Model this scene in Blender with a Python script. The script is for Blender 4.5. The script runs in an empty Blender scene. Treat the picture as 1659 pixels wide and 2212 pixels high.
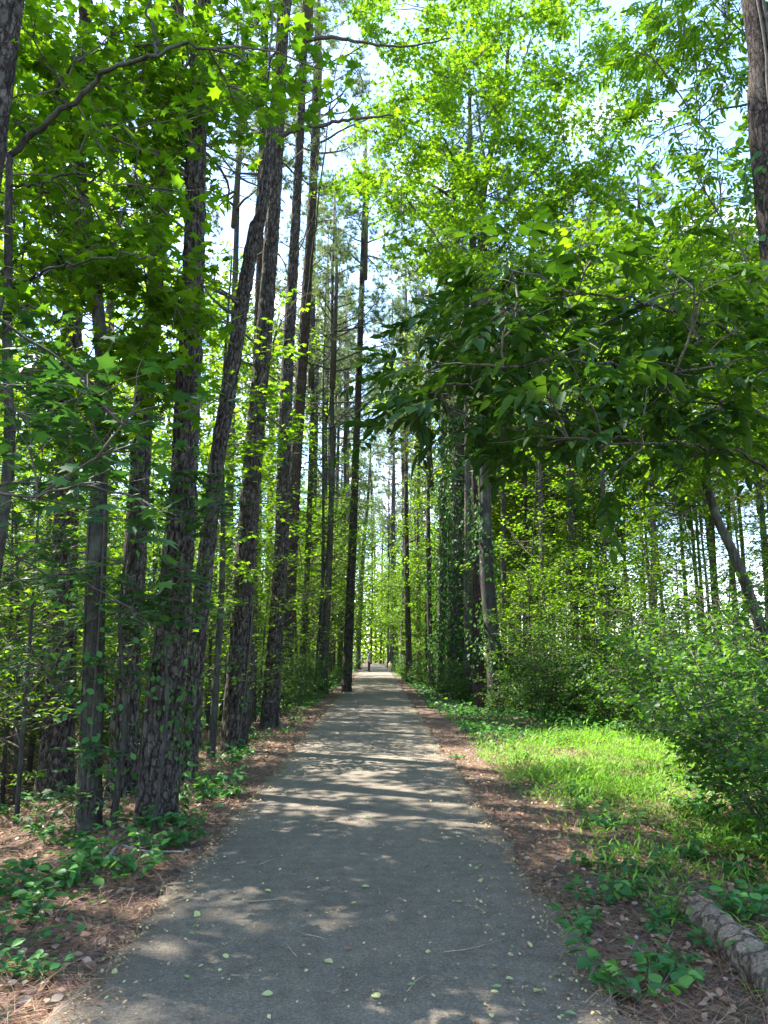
import bpy, math, random
import numpy as np
from mathutils import Vector
random.seed(7)
rng = np.random.default_rng(11)
SC = bpy.context.scene
COL = SC.collection
R = math.radians

# ------------------------------------------------------------------ camera
CAM_H, PITCH, F = 1.55, R(10.83), 1600.0      # focal length in pixels of a 1659 x 2212 picture
cd = bpy.data.cameras.new('camera'); cam = bpy.data.objects.new('camera', cd); COL.objects.link(cam)
cam.location = (0, 0, CAM_H); cam.rotation_euler = (math.pi/2 + PITCH, 0, 0)
cd.sensor_fit = 'VERTICAL'; cd.sensor_height = 36.0; cd.lens = 36.0*F/2212.0
cd.clip_start = 0.05; cd.clip_end = 5000
SC.camera = cam
# ------------------------------------------------------------------ sky, sun, exposure
SUN_EL, SUN_AZ = R(54), R(-62)                # azimuth from +Y towards +X: the sun stands ahead on the left
w = bpy.data.worlds.new('World'); SC.world = w; w.use_nodes = True
nt = w.node_tree; nt.nodes.clear()
N = nt.nodes.new; Lk = nt.links.new
sky = N('ShaderNodeTexSky'); sky.sky_type = 'NISHITA'; sky.sun_disc = False
sky.sun_elevation = SUN_EL; sky.sun_rotation = SUN_AZ
sky.air_density = 1.0; sky.dust_density = .3; sky.ozone_density = 2.0
tc = N('ShaderNodeTexCoord'); mp = N('ShaderNodeMapping'); mp.inputs['Scale'].default_value = (2.2, 2.2, 4.5)
no = N('ShaderNodeTexNoise'); no.inputs['Scale'].default_value = 1.6; no.inputs['Detail'].default_value = 8; no.inputs['Roughness'].default_value = .6
cr = N('ShaderNodeValToRGB'); cr.color_ramp.elements[0].position = .54; cr.color_ramp.elements[1].position = .78
mx = N('ShaderNodeMix'); mx.data_type = 'RGBA'; mx.inputs['B'].default_value = (7.5, 7.8, 8.3, 1)
bg = N('ShaderNodeBackground'); bg.inputs['Strength'].default_value = .135
ow = N('ShaderNodeOutputWorld')
Lk(tc.outputs['Generated'], mp.inputs['Vector']); Lk(mp.outputs[0], no.inputs['Vector']); Lk(no.outputs[0], cr.inputs[0])
Lk(cr.outputs[0], mx.inputs['Factor']); Lk(sky.outputs[0], mx.inputs['A']); Lk(mx.outputs['Result'], bg.inputs[0]); Lk(bg.outputs[0], ow.inputs[0])
sd = bpy.data.lights.new('sun', 'SUN'); sd.energy = 4.3; sd.angle = R(.53); sd.color = (1, .95, .86)
sun = bpy.data.objects.new('sun', sd); COL.objects.link(sun)
SDIR = Vector((math.sin(SUN_AZ)*math.cos(SUN_EL), math.cos(SUN_AZ)*math.cos(SUN_EL), math.sin(SUN_EL)))
sun.rotation_euler = SDIR.to_track_quat('Z', 'Y').to_euler(); sun.location = (-20, 20, 40)
SC.view_settings.view_transform = 'Standard'; SC.view_settings.look = 'None'
SC.view_settings.exposure = 2.62; SC.view_settings.gamma = 1
SC.render.engine = 'CYCLES'
cy = SC.cycles; cy.max_bounces = 5; cy.diffuse_bounces = 3; cy.glossy_bounces = 1; cy.transmission_bounces = 4; cy.transparent_max_bounces = 4
cy.caustics_reflective = False; cy.caustics_refractive = False

# ------------------------------------------------------------------ picture <-> place
cp, sp = math.cos(PITCH), math.sin(PITCH)
def ray(px, py):
    a, b = (px-829.5)/F, (1106-py)/F
    return np.array([a, cp-b*sp, sp+b*cp])
def P(px, py, Y):                       # the point seen at a pixel, Y metres down the path
    d = ray(px, py); return np.array([0, 0, CAM_H]) + d*(Y/d[1])
def axd(Y, py):                         # distance along the camera axis
    return Y/ray(829.5, py)[1]
def xc(y):                              # centre line of the path
    y = np.asarray(y, float); return -0.15-0.009*y-0.0003*np.clip(y-65, 0, None)**2
def hz(x, y):                           # terrain height
    x = np.asarray(x, float); y = np.asarray(y, float); s = x-xc(y)
    left = np.interp(-s, [0, 1.12, 1.35, 2.0, 3.4, 5.0, 6.4, 6.9, 8.2, 8.8, 11, 14, 40], [-.04, -.04, 0, -.02, -.2, -.55, -1.3, -1.45, -1.45, -1.3, -.25, .1, .6])
    k = np.clip((70-y)/35, 0, 1); left = left*(.25+.75*k)
    right = np.interp(s, [0, 1.12, 1.3, 2.2, 5, 9, 40], [-.04, -.04, -.02, -.03, 0, .12, .1])
    z = np.where(s < 0, left, right)
    m = np.clip((np.abs(s)-1.3)/1.5, 0, 1)
    n = .035*np.sin(x*1.9+1.3*np.sin(y*.7))+.03*np.sin(y*1.35+x*.8)+.02*np.sin(x*4.1+y*3.3)
    return z+m*n
def G(px, py):                          # the ground point seen at a pixel
    d = ray(px, py); t = CAM_H/max(1e-3, -d[2])
    for _ in range(25):
        q = d*t; z = float(hz(q[0], q[1])); t = .5*t+.5*(CAM_H-z)/max(1e-3, -d[2])
    q = d*t; return np.array([q[0], q[1], float(hz(q[0], q[1]))])

# ------------------------------------------------------------------ objects
def tag(o, label=None, cat=None, group=None, kind=None):
    if label: o['label'] = label
    if cat: o['category'] = cat
    if group: o['group'] = group
    if kind: o['kind'] = kind
    return o
def empty(name, loc, label, cat, group=None, rz=0):
    o = bpy.data.objects.new(name, None); COL.objects.link(o); o.location = [float(v) for v in loc]; o.rotation_euler[2] = rz
    o.empty_display_size = .2
    return tag(o, label, cat, group)
class Geo:
    def __init__(s): s.v = []; s.f = []; s.n = 0
    def add(s, v, faces, m=0):          # faces: list of (n, k) index arrays
        v = np.asarray(v, np.float32).reshape(-1, 3)
        for f in faces:
            f = np.asarray(f, np.int64)
            if len(f): s.f.append((f+s.n, m))
        s.v.append(v); s.n += len(v)
    def mesh(s, name, mats, origin=(0, 0, 0), smooth=True):
        me = bpy.data.meshes.new(name)
        v = np.concatenate(s.v)-np.asarray(origin, np.float32)
        loops = np.concatenate([f.ravel() for f, m in s.f]); tot = np.concatenate([np.full(len(f), f.shape[1]) for f, m in s.f])
        mi = np.concatenate([np.full(len(f), m) for f, m in s.f]); st = np.concatenate([[0], np.cumsum(tot)[:-1]])
        me.vertices.add(len(v)); me.vertices.foreach_set('co', v.astype(np.float32).ravel())
        me.loops.add(len(loops)); me.loops.foreach_set('vertex_index', loops.astype(np.int32))
        me.polygons.add(len(tot)); me.polygons.foreach_set('loop_start', st.astype(np.int32))
        me.polygons.foreach_set('material_index', mi.astype(np.int32))
        me.polygons.foreach_set('use_smooth', np.full(len(tot), smooth, bool))
        for m in (mats if isinstance(mats, (list, tuple)) else [mats]): me.materials.append(m)
        me.update(calc_edges=True); me.validate()
        return me
    def obj(s, name, mats, parent=None, origin=None, smooth=True):
        org = np.array(parent.location) if (parent is not None and origin is None) else np.array(origin if origin is not None else (0, 0, 0))
        o = bpy.data.objects.new(name, s.mesh(name, mats, org, smooth)); COL.objects.link(o)
        pl = getattr(s, 'plate', None)
        if pl is not None and len(pl) == len(o.data.vertices): o.data.attributes.new('plate', 'FLOAT', 'POINT').data.foreach_set('value', pl.astype(np.float32))
        if parent is not None: o.parent = parent
        else: o.location = [float(q) for q in org]
        return o
def put(name, me, parent, loc=(0, 0, 0), rz=0, sc=1):
    o = bpy.data.objects.new(name, me); COL.objects.link(o); o.parent = parent
    o.location = [float(q) for q in loc]; o.rotation_euler[2] = rz; o.scale = (sc, sc, sc); return o
def copy_thing(root, loc, rz, sc, label=None):
    r = root.copy(); COL.objects.link(r); r.location = [float(q) for q in loc]; r.rotation_euler[2] = rz
    r.scale = sc if isinstance(sc, tuple) else (sc, sc, sc)
    if label: r['label'] = label
    for ch in list(root.children):
        c = ch.copy(); COL.objects.link(c); c.parent = r
        for g in list(ch.children):
            d = g.copy(); COL.objects.link(d); d.parent = c
    return r
def nrm(v):
    v = np.asarray(v, float); return v/np.maximum(1e-9, np.linalg.norm(v, axis=-1, keepdims=True))

# ------------------------------------------------------------------ geometry builders
def smooth_line(pts, n):                # Catmull-Rom through points of any width
    pts = np.asarray(pts, float); m = len(pts)
    if m == 2: return pts[0]+(pts[1]-pts[0])*np.linspace(0, 1, n)[:, None]
    e = np.vstack([2*pts[0]-pts[1], pts, 2*pts[-1]-pts[-2]])
    dl = np.concatenate([[0], np.cumsum(np.linalg.norm(np.diff(pts[:, :3], axis=0), axis=1))])
    q = np.linspace(0, dl[-1], n); i = np.clip(np.searchsorted(dl, q, side='right')-1, 0, m-2)
    t = ((q-dl[i])/np.maximum(1e-9, dl[i+1]-dl[i]))[:, None]
    a, b, c, d = e[i], e[i+1], e[i+2], e[i+3]
    return .5*((2*b)+(-a+c)*t+(2*a-5*b+4*c-d)*t*t+(-a+3*b-3*c+d)*t**3)
def plates(u, v, cu, cv, seed, wrap):   # bark plates: distance to the nearest cracks on a rolled-out trunk
    nu = max(3, int(round(wrap/cu))); uu = u/wrap*nu; vv = v/cv
    vv = vv+.5*np.sin(uu*2.1)+.3*np.sin(vv*1.3+uu)
    iu, iv = np.floor(uu), np.floor(vv); d1 = np.full(u.shape, 9.); d2 = np.full(u.shape, 9.); h = np.zeros(u.shape)
    def hsh(a, b, k): return (np.sin(a*127.1+b*311.7+k*74.7+seed*13.13)*43758.5453) % 1.0
    for a in (-1, 0, 1):
        for b in (-1, 0, 1):
            ca, cb = (iu+a) % nu, iv+b
            d = np.hypot(iu+a+hsh(ca, cb, 1)-uu, iv+b+hsh(ca, cb, 2)-vv)
            nw = d < d1; d2 = np.where(nw, d1, np.minimum(d2, d)); d1 = np.where(nw, d, d1); h = np.where(nw, hsh(ca, cb, 3), h)
    return np.clip((d2-d1)/.35, 0, 1), h
def tube(geo, pts, rad, sides=6, m=0, bark=None, cap=True, flare=0):
    pts = np.asarray(pts, float); n = len(pts); rad = np.broadcast_to(np.asarray(rad, float), (n,)).copy()
    t = nrm(np.gradient(pts, axis=0)); ref = np.array([0, 1., 0]) if abs(t[0][1]) < .8 else np.array([1., 0, 0])
    a = nrm(np.cross(t, ref)); b = np.cross(t, a)
    th = np.linspace(0, 2*math.pi, sides, endpoint=False)
    rr = np.repeat(rad[:, None], sides, 1)
    L = np.concatenate([[0], np.cumsum(np.linalg.norm(np.diff(pts, axis=0), axis=1))])
    if flare: rr *= 1+flare*np.exp(-L[:, None]/.35)*(1+.35*np.cos(3*th+1)[None])
    if bark:
        depth, cu, cv, seed = bark; u = np.broadcast_to(th[None]*rad[0], rr.shape); v = np.broadcast_to(L[:, None], rr.shape)
        p, h = plates(u, v, cu, cv, seed, 2*math.pi*rad[0])
        geo.plate = (p**.8*(.45+.55*h)).ravel(); rr = rr+depth*(p*(.55+.6*h)-.6)+.04*rad[:, None]*np.sin(2*th[None]+L[:, None]*.5+seed)
    v = pts[:, None, :]+rr[..., None]*(np.cos(th)[None, :, None]*a[:, None, :]+np.sin(th)[None, :, None]*b[:, None, :])
    i = np.arange(n-1)[:, None]*sides; j = np.arange(sides)[None]; k = (j+1) % sides
    f = np.stack([i+j, i+k, i+sides+k, i+sides+j], -1).reshape(-1, 4)
    faces = [f]
    if cap: faces += [np.arange(sides)[None, ::-1], (np.arange(sides)+(n-1)*sides)[None]]
    geo.add(v, faces, m)
def frames(nor, head):                  # rotation matrices: x along head, z along nor
    z = nrm(nor); x = head-np.sum(head*z, -1, keepdims=True)*z; x = nrm(x+1e-6); y = np.cross(z, x)
    return np.stack([x, y, z], -1)
def inst(geo, tpl, pos, Rm, s, m=0):
    if isinstance(tpl, list):
        if len(pos) == 1: tpl = tpl[0]
        else:
            w_ = rng.integers(0, len(tpl), len(pos)); pos = np.asarray(pos)
            for i, t_ in enumerate(tpl):
                k_ = w_ == i; inst(geo, t_, pos[k_], Rm[k_], s[k_] if np.ndim(s) else s, m)
            return
    tv, tf = tpl; n, k = len(pos), len(tv)
    if n == 0: return
    v = np.einsum('nij,kj->nki', Rm, tv)*np.reshape(s, (-1, 1, 1) if np.ndim(s) else (1, 1, 1))+np.asarray(pos)[:, None, :]
    off = (np.arange(n)*k)[:, None, None]
    geo.add(v, [(f[None]+off).reshape(-1, f.shape[1]) for f in tf], m)
def leaf_dirs(n, head, tilt=.55, droop=.25, up=1.0):
    nor = np.stack([rng.normal(0, tilt, n), rng.normal(0, tilt, n), np.full(n, up)], 1)
    h = head+rng.normal(0, .55, (n, 3)); h[:, 2] -= droop
    return frames(nor, nrm(h))
# leaf shapes: petiole at the origin, length 1 along x
def star_tpl(v=0):
    pts = [(0, 0, 0)]; c = .42; r0 = np.random.default_rng(40+v)
    for ang, r in ((-140, .27), (-108, .47), (-80, .29), (-52, .56), (-27, .31), (0, .60), (27, .31), (52, .56), (80, .29), (108, .47), (140, .27)):
        a = R(ang+r0.normal(0, 5)); r *= r0.uniform(.86, 1.1); y = r*math.sin(a); pts.append((c+r*math.cos(a), y, (.14-.05*v)*abs(y)-(.24+.1*v)*r*r+r0.normal(0, .02)))
    v_ = [(.42, 0, .0)]+pts
    return np.array(v_), [np.array([[0, i, i+1] for i in range(1, 12)]+[[0, 12, 1]])]
def ovate_tpl(wd=.26, curl=0):
    v = np.array([(0, 0, 0), (.28, wd*.86, .05), (.55, wd, .05), (.82, wd*.5, .01), (1, 0, -.09), (.28, -wd*.86, .05), (.55, -wd, .05), (.82, -wd*.5, .01)])
    v[:, 2] += curl*v[:, 0]**2; v[:, 1] += curl*.4*v[:, 0]**2
    return v, [np.array([[0, 4, 3, 2, 1], [0, 5, 6, 7, 4]])]
def quad_tpl(wd=.33): return np.array([(0, 0, 0), (.45, wd, .06), (1, 0, -.06), (.45, -wd, .06)]), [np.array([[0, 3, 2, 1]])]
def tri_star(): # cheap far star leaf
    return np.array([(0, 0, 0), (.45, -.16, 0), (.5, -.55, -.05), (.68, -.2, 0), (1.05, 0, -.06), (.68, .2, 0), (.5, .55, -.05), (.45, .16, 0)]), [np.arange(8)[None]]
def pinnate_tpl(pairs=4, wd=.24, ll=.34, seed=0):
    r0 = np.random.default_rng(seed+70); vs, fs, n = [], [], 0; dr = r0.uniform(.1, .55)
    for k in range(pairs+1):
        t = .34+.62*k/pairs; z = -dr*t*t
        for sgn in ((1, -1) if k < pairs else (0,)):
            a = R(62-8*k+r0.normal(0, 9))*sgn; L = ll*(.8+.25*k/pairs)*r0.uniform(.72, 1.1); o = ovate_tpl(wd*r0.uniform(.85, 1.15), r0.normal(-.08, .15))
            if r0.random() < .06: continue
            x, y, zz = o[0][:, 0]*L, o[0][:, 1]*L, o[0][:, 2]*L-r0.uniform(.1, .6)*L*o[0][:, 0]**1.3
            vs.append(np.stack([t+x*math.cos(a)-y*math.sin(a), x*math.sin(a)+y*math.cos(a), z+zz], 1)); fs.append(o[1][0]+n); n += 8
    ts = np.array([0, .33, .66, 1.]); rv = []
    for t in ts: rv += [(t, .006, -dr*t*t-.004), (t, -.006, -dr*t*t-.004)]
    vs.append(np.array(rv)); rf = np.array([[n+2*i, n+2*i+1, n+2*i+3, n+2*i+2] for i in range(3)])
    return np.concatenate(vs), [np.concatenate(fs), rf]
def tuft_tpl(k=16, wd=.022):
    v, f = [], []
    for i in range(k):
        a = 2*math.pi*i/k*2.4; e = R(15+60*((i*.618) % 1)); d = np.array([math.sin(e), math.cos(e)*math.cos(a), math.cos(e)*math.sin(a)])
        q = nrm(np.cross(d, [.3, .5, .8]))*wd; v += [q, -q, d*(.75+.25*((i*.37) % 1))]; f.append([3*i, 3*i+1, 3*i+2])
    return np.array(v), [np.array(f)]
STAR, OVATE, OVATE_W, QUAD, FSTAR, PINN, TUFT = [star_tpl(v) for v in range(4)], [ovate_tpl(.24), ovate_tpl(.20, -.12), ovate_tpl(.28, .08)], [ovate_tpl(.36), ovate_tpl(.31, -.14), ovate_tpl(.40, .1), ovate_tpl(.33, -.25)], quad_tpl(), tri_star(), [pinnate_tpl(4, .27, .34, v) for v in range(6)], tuft_tpl(15, .042)
PINN5 = [pinnate_tpl(5, .2, .27, v+9) for v in range(4)]

# ------------------------------------------------------------------ materials
def mat(name):
    m = bpy.data.materials.new(name); m.use_nodes = True; t = m.node_tree; t.nodes.clear()
    o = t.nodes.new('ShaderNodeOutputMaterial'); return m, t, o
def nn(t, kind, **kw):
    n = t.nodes.new(kind)
    for k, v in kw.items():
        if k in n.inputs.keys(): n.inputs[k].default_value = v
        else: setattr(n, k, v)
    return n
def ramp(t, src, stops):
    r = t.nodes.new('ShaderNodeValToRGB'); e = r.color_ramp.elements
    while len(e) < len(stops): e.new(.5)
    for q, (p, c) in zip(e, stops): q.position = p; q.color = (*c, 1)
    t.links.new(src, r.inputs[0]); return r.outputs[0]
def leaf_mat(name, a, b, c, tr, rough=.45, share=.5, spec=.2):
    m, t, o = mat(name)
    g = nn(t, 'ShaderNodeNewGeometry'); oi = nn(t, 'ShaderNodeObjectInfo')
    col = ramp(t, g.outputs['Random Per Island'], [(0, a), (.6, b), (1, c)])
    hs = nn(t, 'ShaderNodeHueSaturation'); mr = nn(t, 'ShaderNodeMapRange'); mr.inputs['To Min'].default_value = .78; mr.inputs['To Max'].default_value = 1.22
    t.links.new(oi.outputs['Random'], mr.inputs['Value']); t.links.new(mr.outputs[0], hs.inputs['Value']); t.links.new(col, hs.inputs['Color'])
    p = nn(t, 'ShaderNodeBsdfPrincipled', Roughness=rough); p.inputs['Specular IOR Level'].default_value = spec
    t.links.new(hs.outputs[0], p.inputs['Base Color'])
    h2 = nn(t, 'ShaderNodeMix', data_type='RGBA', blend_type='MULTIPLY'); h2.inputs['Factor'].default_value = 1
    t.links.new(hs.outputs[0], h2.inputs['A']); h2.inputs['B'].default_value = (*tr, 1)
    tl = nn(t, 'ShaderNodeBsdfTranslucent'); t.links.new(h2.outputs['Result'], tl.inputs['Color'])
    x = nn(t, 'ShaderNodeMixShader'); x.inputs[0].default_value = share
    t.links.new(p.outputs[0], x.inputs[1]); t.links.new(tl.outputs[0], x.inputs[2]); t.links.new(x.outputs[0], o.inputs[0]); return m
def bark_mat(name, dark, mid, lite, scale=22, stretch=.4, bump=.6, moss=0, plate=None):
    m, t, o = mat(name)
    tc = nn(t, 'ShaderNodeTexCoord'); mp = nn(t, 'ShaderNodeMapping'); mp.inputs['Scale'].default_value = (1, 1, stretch)
    t.links.new(tc.outputs['Object'], mp.inputs[0])
    n1 = nn(t, 'ShaderNodeTexNoise', Scale=7.0, Detail=6.0, Roughness=.7); t.links.new(mp.outputs[0], n1.inputs['Vector'])
    ad = nn(t, 'ShaderNodeMix', data_type='RGBA'); ad.inputs['Factor'].default_value = .16
    t.links.new(mp.outputs[0], ad.inputs['A']); t.links.new(n1.outputs['Color'], ad.inputs['B'])
    vo = nn(t, 'ShaderNodeTexVoronoi', feature='DISTANCE_TO_EDGE', Scale=scale); t.links.new(ad.outputs['Result'], vo.inputs['Vector'])
    v2 = nn(t, 'ShaderNodeTexVoronoi', Scale=scale); t.links.new(ad.outputs['Result'], v2.inputs['Vector'])
    n2 = nn(t, 'ShaderNodeTexNoise', Scale=55.0, Detail=6.0, Roughness=.7); t.links.new(mp.outputs[0], n2.inputs['Vector'])
    crack = ramp(t, vo.outputs['Distance'], [(0, (.16, .08, .05)), (.10, (1, 1, 1))])
    base = ramp(t, n2.outputs[0], [(.3, dark), (.52, mid), (.75, lite)])
    mul = nn(t, 'ShaderNodeMix', data_type='RGBA', blend_type='MULTIPLY'); mul.inputs['Factor'].default_value = .6
    t.links.new(base, mul.inputs['A']); t.links.new(crack, mul.inputs['B'])
    m2 = nn(t, 'ShaderNodeMix', data_type='RGBA', blend_type='OVERLAY'); m2.inputs['Factor'].default_value = .35
    bw = nn(t, 'ShaderNodeRGBToBW'); t.links.new(v2.outputs['Color'], bw.inputs[0]); t.links.new(mul.outputs['Result'], m2.inputs['A']); t.links.new(bw.outputs[0], m2.inputs['B'])
    hs = nn(t, 'ShaderNodeHueSaturation', Saturation=.75); t.links.new(m2.outputs['Result'], hs.inputs['Color']); out = hs.outputs[0]
    if moss:
        n3 = nn(t, 'ShaderNodeTexNoise', Scale=3.0, Detail=5.0); t.links.new(tc.outputs['Object'], n3.inputs['Vector'])
        k = ramp(t, n3.outputs[0], [(.5, (0, 0, 0)), (.7, (moss, moss, moss))])
        m3 = nn(t, 'ShaderNodeMix', data_type='RGBA'); m3.inputs['B'].default_value = (.13, .15, .11, 1)
        t.links.new(k, m3.inputs['Factor']); t.links.new(out, m3.inputs['A']); out = m3.outputs['Result']
    if plate:
        an = nn(t, 'ShaderNodeAttribute', attribute_name='plate'); k = ramp(t, an.outputs['Fac'], [(.05, (0, 0, 0)), (.5, (.8, .8, .8)), (.9, (1, 1, 1))])
        m4 = nn(t, 'ShaderNodeMix', data_type='RGBA'); m4.inputs['A'].default_value = (*plate, 1); t.links.new(k, m4.inputs['Factor']); t.links.new(out, m4.inputs['B']); out = m4.outputs['Result']
    p = nn(t, 'ShaderNodeBsdfPrincipled', Roughness=.9); p.inputs['Specular IOR Level'].default_value = .15
    t.links.new(out, p.inputs['Base Color'])
    hm = nn(t, 'ShaderNodeMath', operation='ADD'); sc = nn(t, 'ShaderNodeMath', operation='MULTIPLY'); sc.inputs[1].default_value = .5
    t.links.new(n2.outputs[0], sc.inputs[0]); t.links.new(crack, hm.inputs[0]); t.links.new(sc.outputs[0], hm.inputs[1])
    bp = nn(t, 'ShaderNodeBump', Strength=bump, Distance=.02); t.links.new(hm.outputs[0], bp.inputs['Height']); t.links.new(bp.outputs[0], p.inputs['Normal'])
    t.links.new(p.outputs[0], o.inputs[0]); return m
def plain(name, c, rough=.8, var=.0, scale=30, spec=.3):
    m, t, o = mat(name); p = nn(t, 'ShaderNodeBsdfPrincipled', Roughness=rough); p.inputs['Specular IOR Level'].default_value = spec
    tc = nn(t, 'ShaderNodeTexCoord'); n = nn(t, 'ShaderNodeTexNoise', Scale=float(scale), Detail=4.0); t.links.new(tc.outputs['Object'], n.inputs['Vector'])
    lo = tuple(q*(1-var) for q in c); hi = tuple(min(1, q*(1+var)) for q in c)
    t.links.new(ramp(t, n.outputs[0], [(.3, lo), (.7, hi)]), p.inputs['Base Color']); t.links.new(p.outputs[0], o.inputs[0]); return m
def island_mat(name, cols, rough=.8, tr=0):
    m, t, o = mat(name); g = nn(t, 'ShaderNodeNewGeometry'); k = len(cols)
    p = nn(t, 'ShaderNodeBsdfPrincipled', Roughness=rough); p.inputs['Specular IOR Level'].default_value = .25
    c = ramp(t, g.outputs['Random Per Island'], [(i/(k-1), q) for i, q in enumerate(cols)])
    t.links.new(c, p.inputs['Base Color'])
    if tr:
        tl = nn(t, 'ShaderNodeBsdfTranslucent'); t.links.new(c, tl.inputs['Color']); x = nn(t, 'ShaderNodeMixShader'); x.inputs[0].default_value = tr
        t.links.new(p.outputs[0], x.inputs[1]); t.links.new(tl.outputs[0], x.inputs[2]); t.links.new(x.outputs[0], o.inputs[0])
    else: t.links.new(p.outputs[0], o.inputs[0])
    return m
TRN = (1.85, 1.75, .38)
M = {}
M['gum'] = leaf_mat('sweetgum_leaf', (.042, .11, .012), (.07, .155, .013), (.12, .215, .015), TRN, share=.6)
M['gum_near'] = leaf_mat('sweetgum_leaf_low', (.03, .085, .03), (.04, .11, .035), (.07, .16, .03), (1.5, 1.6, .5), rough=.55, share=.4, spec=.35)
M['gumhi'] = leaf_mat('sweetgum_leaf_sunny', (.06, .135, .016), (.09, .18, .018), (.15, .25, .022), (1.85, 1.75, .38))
M['hick'] = leaf_mat('hickory_leaf', (.022, .066, .012), (.034, .092, .014), (.065, .14, .018), TRN, rough=.58, share=.36, spec=.25)
M['under'] = leaf_mat('understory_leaf', (.055, .125, .016), (.085, .175, .018), (.15, .245, .02), TRN, share=.58)
M['shrub'] = leaf_mat('shrub_leaf', (.03, .085, .022), (.045, .115, .026), (.09, .175, .03), TRN, rough=.4)
M['far'] = leaf_mat('far_leaf', (.08, .16, .018), (.12, .215, .02), (.195, .295, .028), TRN, share=.58)
M['ivy'] = leaf_mat('ivy_leaf', (.025, .07, .02), (.04, .10, .025), (.06, .14, .03), (1.4, 1.5, .5), rough=.55, share=.3, spec=.12)
M['low'] = leaf_mat('low_plant_leaf', (.05, .16, .05), (.07, .20, .06), (.12, .26, .06), (1.5, 1.6, .5), rough=.4, share=.4)
M['grass'] = leaf_mat('grass_blade', (.09, .20, .025), (.13, .27, .03), (.20, .35, .04), (1.5, 1.5, .5), rough=.55, share=.4)
M['needle'] = leaf_mat('pine_needle', (.10, .15, .06), (.14, .19, .08), (.20, .24, .11), (1.2, 1.2, .7), rough=.5, share=.3)
M['pine'] = bark_mat('pine_bark', (.04, .030, .025), (.085, .067, .056), (.165, .143, .125), 17, .5, .9, .3, plate=(.016, .009, .006))
M['pinefar'] = bark_mat('pine_bark_far', (.038, .03, .024), (.075, .06, .05), (.13, .11, .095), 12, .4, .4, .2)
M['red'] = bark_mat('reddish_bark', (.028, .018, .013), (.07, .045, .033), (.15, .11, .085), 26, .35, 1.0, .1)
M['grey'] = bark_mat('grey_bark', (.024, .021, .017), (.048, .043, .035), (.09, .083, .07), 34, .25, .4, .5)
M['twig'] = plain('twig_bark', (.075, .062, .05), .85, .4, 25)
M['pale'] = plain('dead_branch_bark', (.20, .18, .16), .85, .4, 25)
M['deadleaf'] = island_mat('dead_leaf', [(.13, .06, .035), (.24, .13, .08), (.34, .21, .14), (.46, .34, .25)], .75, .2)
M['pineneedle'] = island_mat('fallen_needle', [(.10, .045, .024), (.21, .105, .058), (.30, .17, .10), (.40, .28, .19)], .7)
M['litter'] = island_mat('path_litter', [(.20, .12, .06), (.36, .26, .13), (.42, .36, .18), (.16, .09, .05)], .8)
M['yleaf'] = island_mat('fallen_yellow_leaf', [(.42, .46, .10), (.34, .44, .12), (.50, .48, .22), (.40, .40, .16)], .6, .3)
M['gleaf'] = island_mat('fallen_green_leaf', [(.16, .30, .08), (.22, .36, .12), (.30, .38, .2)], .55, .3)
M['bleaf'] = island_mat('fallen_brown_leaf', [(.10, .05, .03), (.18, .09, .05), (.26, .16, .10)], .75, .1)

# ------------------------------------------------------------------ ground
def sgrid(a, b, near, n):               # spacing fine around 'near'
    k = 5.2; t = np.linspace(0, 1, n)
    l = near-(near-a)*np.sinh(k*t)[::-1]/math.sinh(k); r = near+(b-near)*np.sinh(k*t)/math.sinh(k)
    return np.concatenate([l, r[1:]])
gx = sgrid(-700, 700, 0, 190); gy = np.concatenate([np.linspace(-60, 2, 30)[:-1], 2+(1300-2)*np.sinh(5.6*np.linspace(0, 1, 330))/math.sinh(5.6)])
X, Y = np.meshgrid(gx, gy); Z = hz(X, Y)
g = Geo(); nx = len(gx); ny = len(gy); i = np.arange(ny-1)[:, None]*nx; j = np.arange(nx-1)[None]
g.add(np.stack([X, Y, Z], -1), [np.stack([i+j, i+j+1, i+nx+j+1, i+nx+j], -1).reshape(-1, 4)])
def in_grass(x, y):                     # 0..1: the grassy clearing on the right, and the far verge
    n = .35*np.sin(x*2.3+y*.9)+.3*np.sin(y*1.7-x)
    a = np.exp(-(((x-3.6)/2.0)**2+((y-10.7)/3.7)**2)**1.6); b = .35*np.exp(-(((x-3.2)/1.5)**2+((y-5.9)/2.2)**2)**1.5)
    c = 1.0*np.exp(-(((x-2.6)/2.6)**2+((y-60)/9)**2)**2)
    pt = np.clip(.75+.9*np.sin(x*3.7+1.2*np.sin(y*2.3))*np.sin(y*2.9+x*1.3), 0, 1); return np.clip((a*(.2+.8*pt)+b*pt+c)*(1+n), 0, 1)
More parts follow.
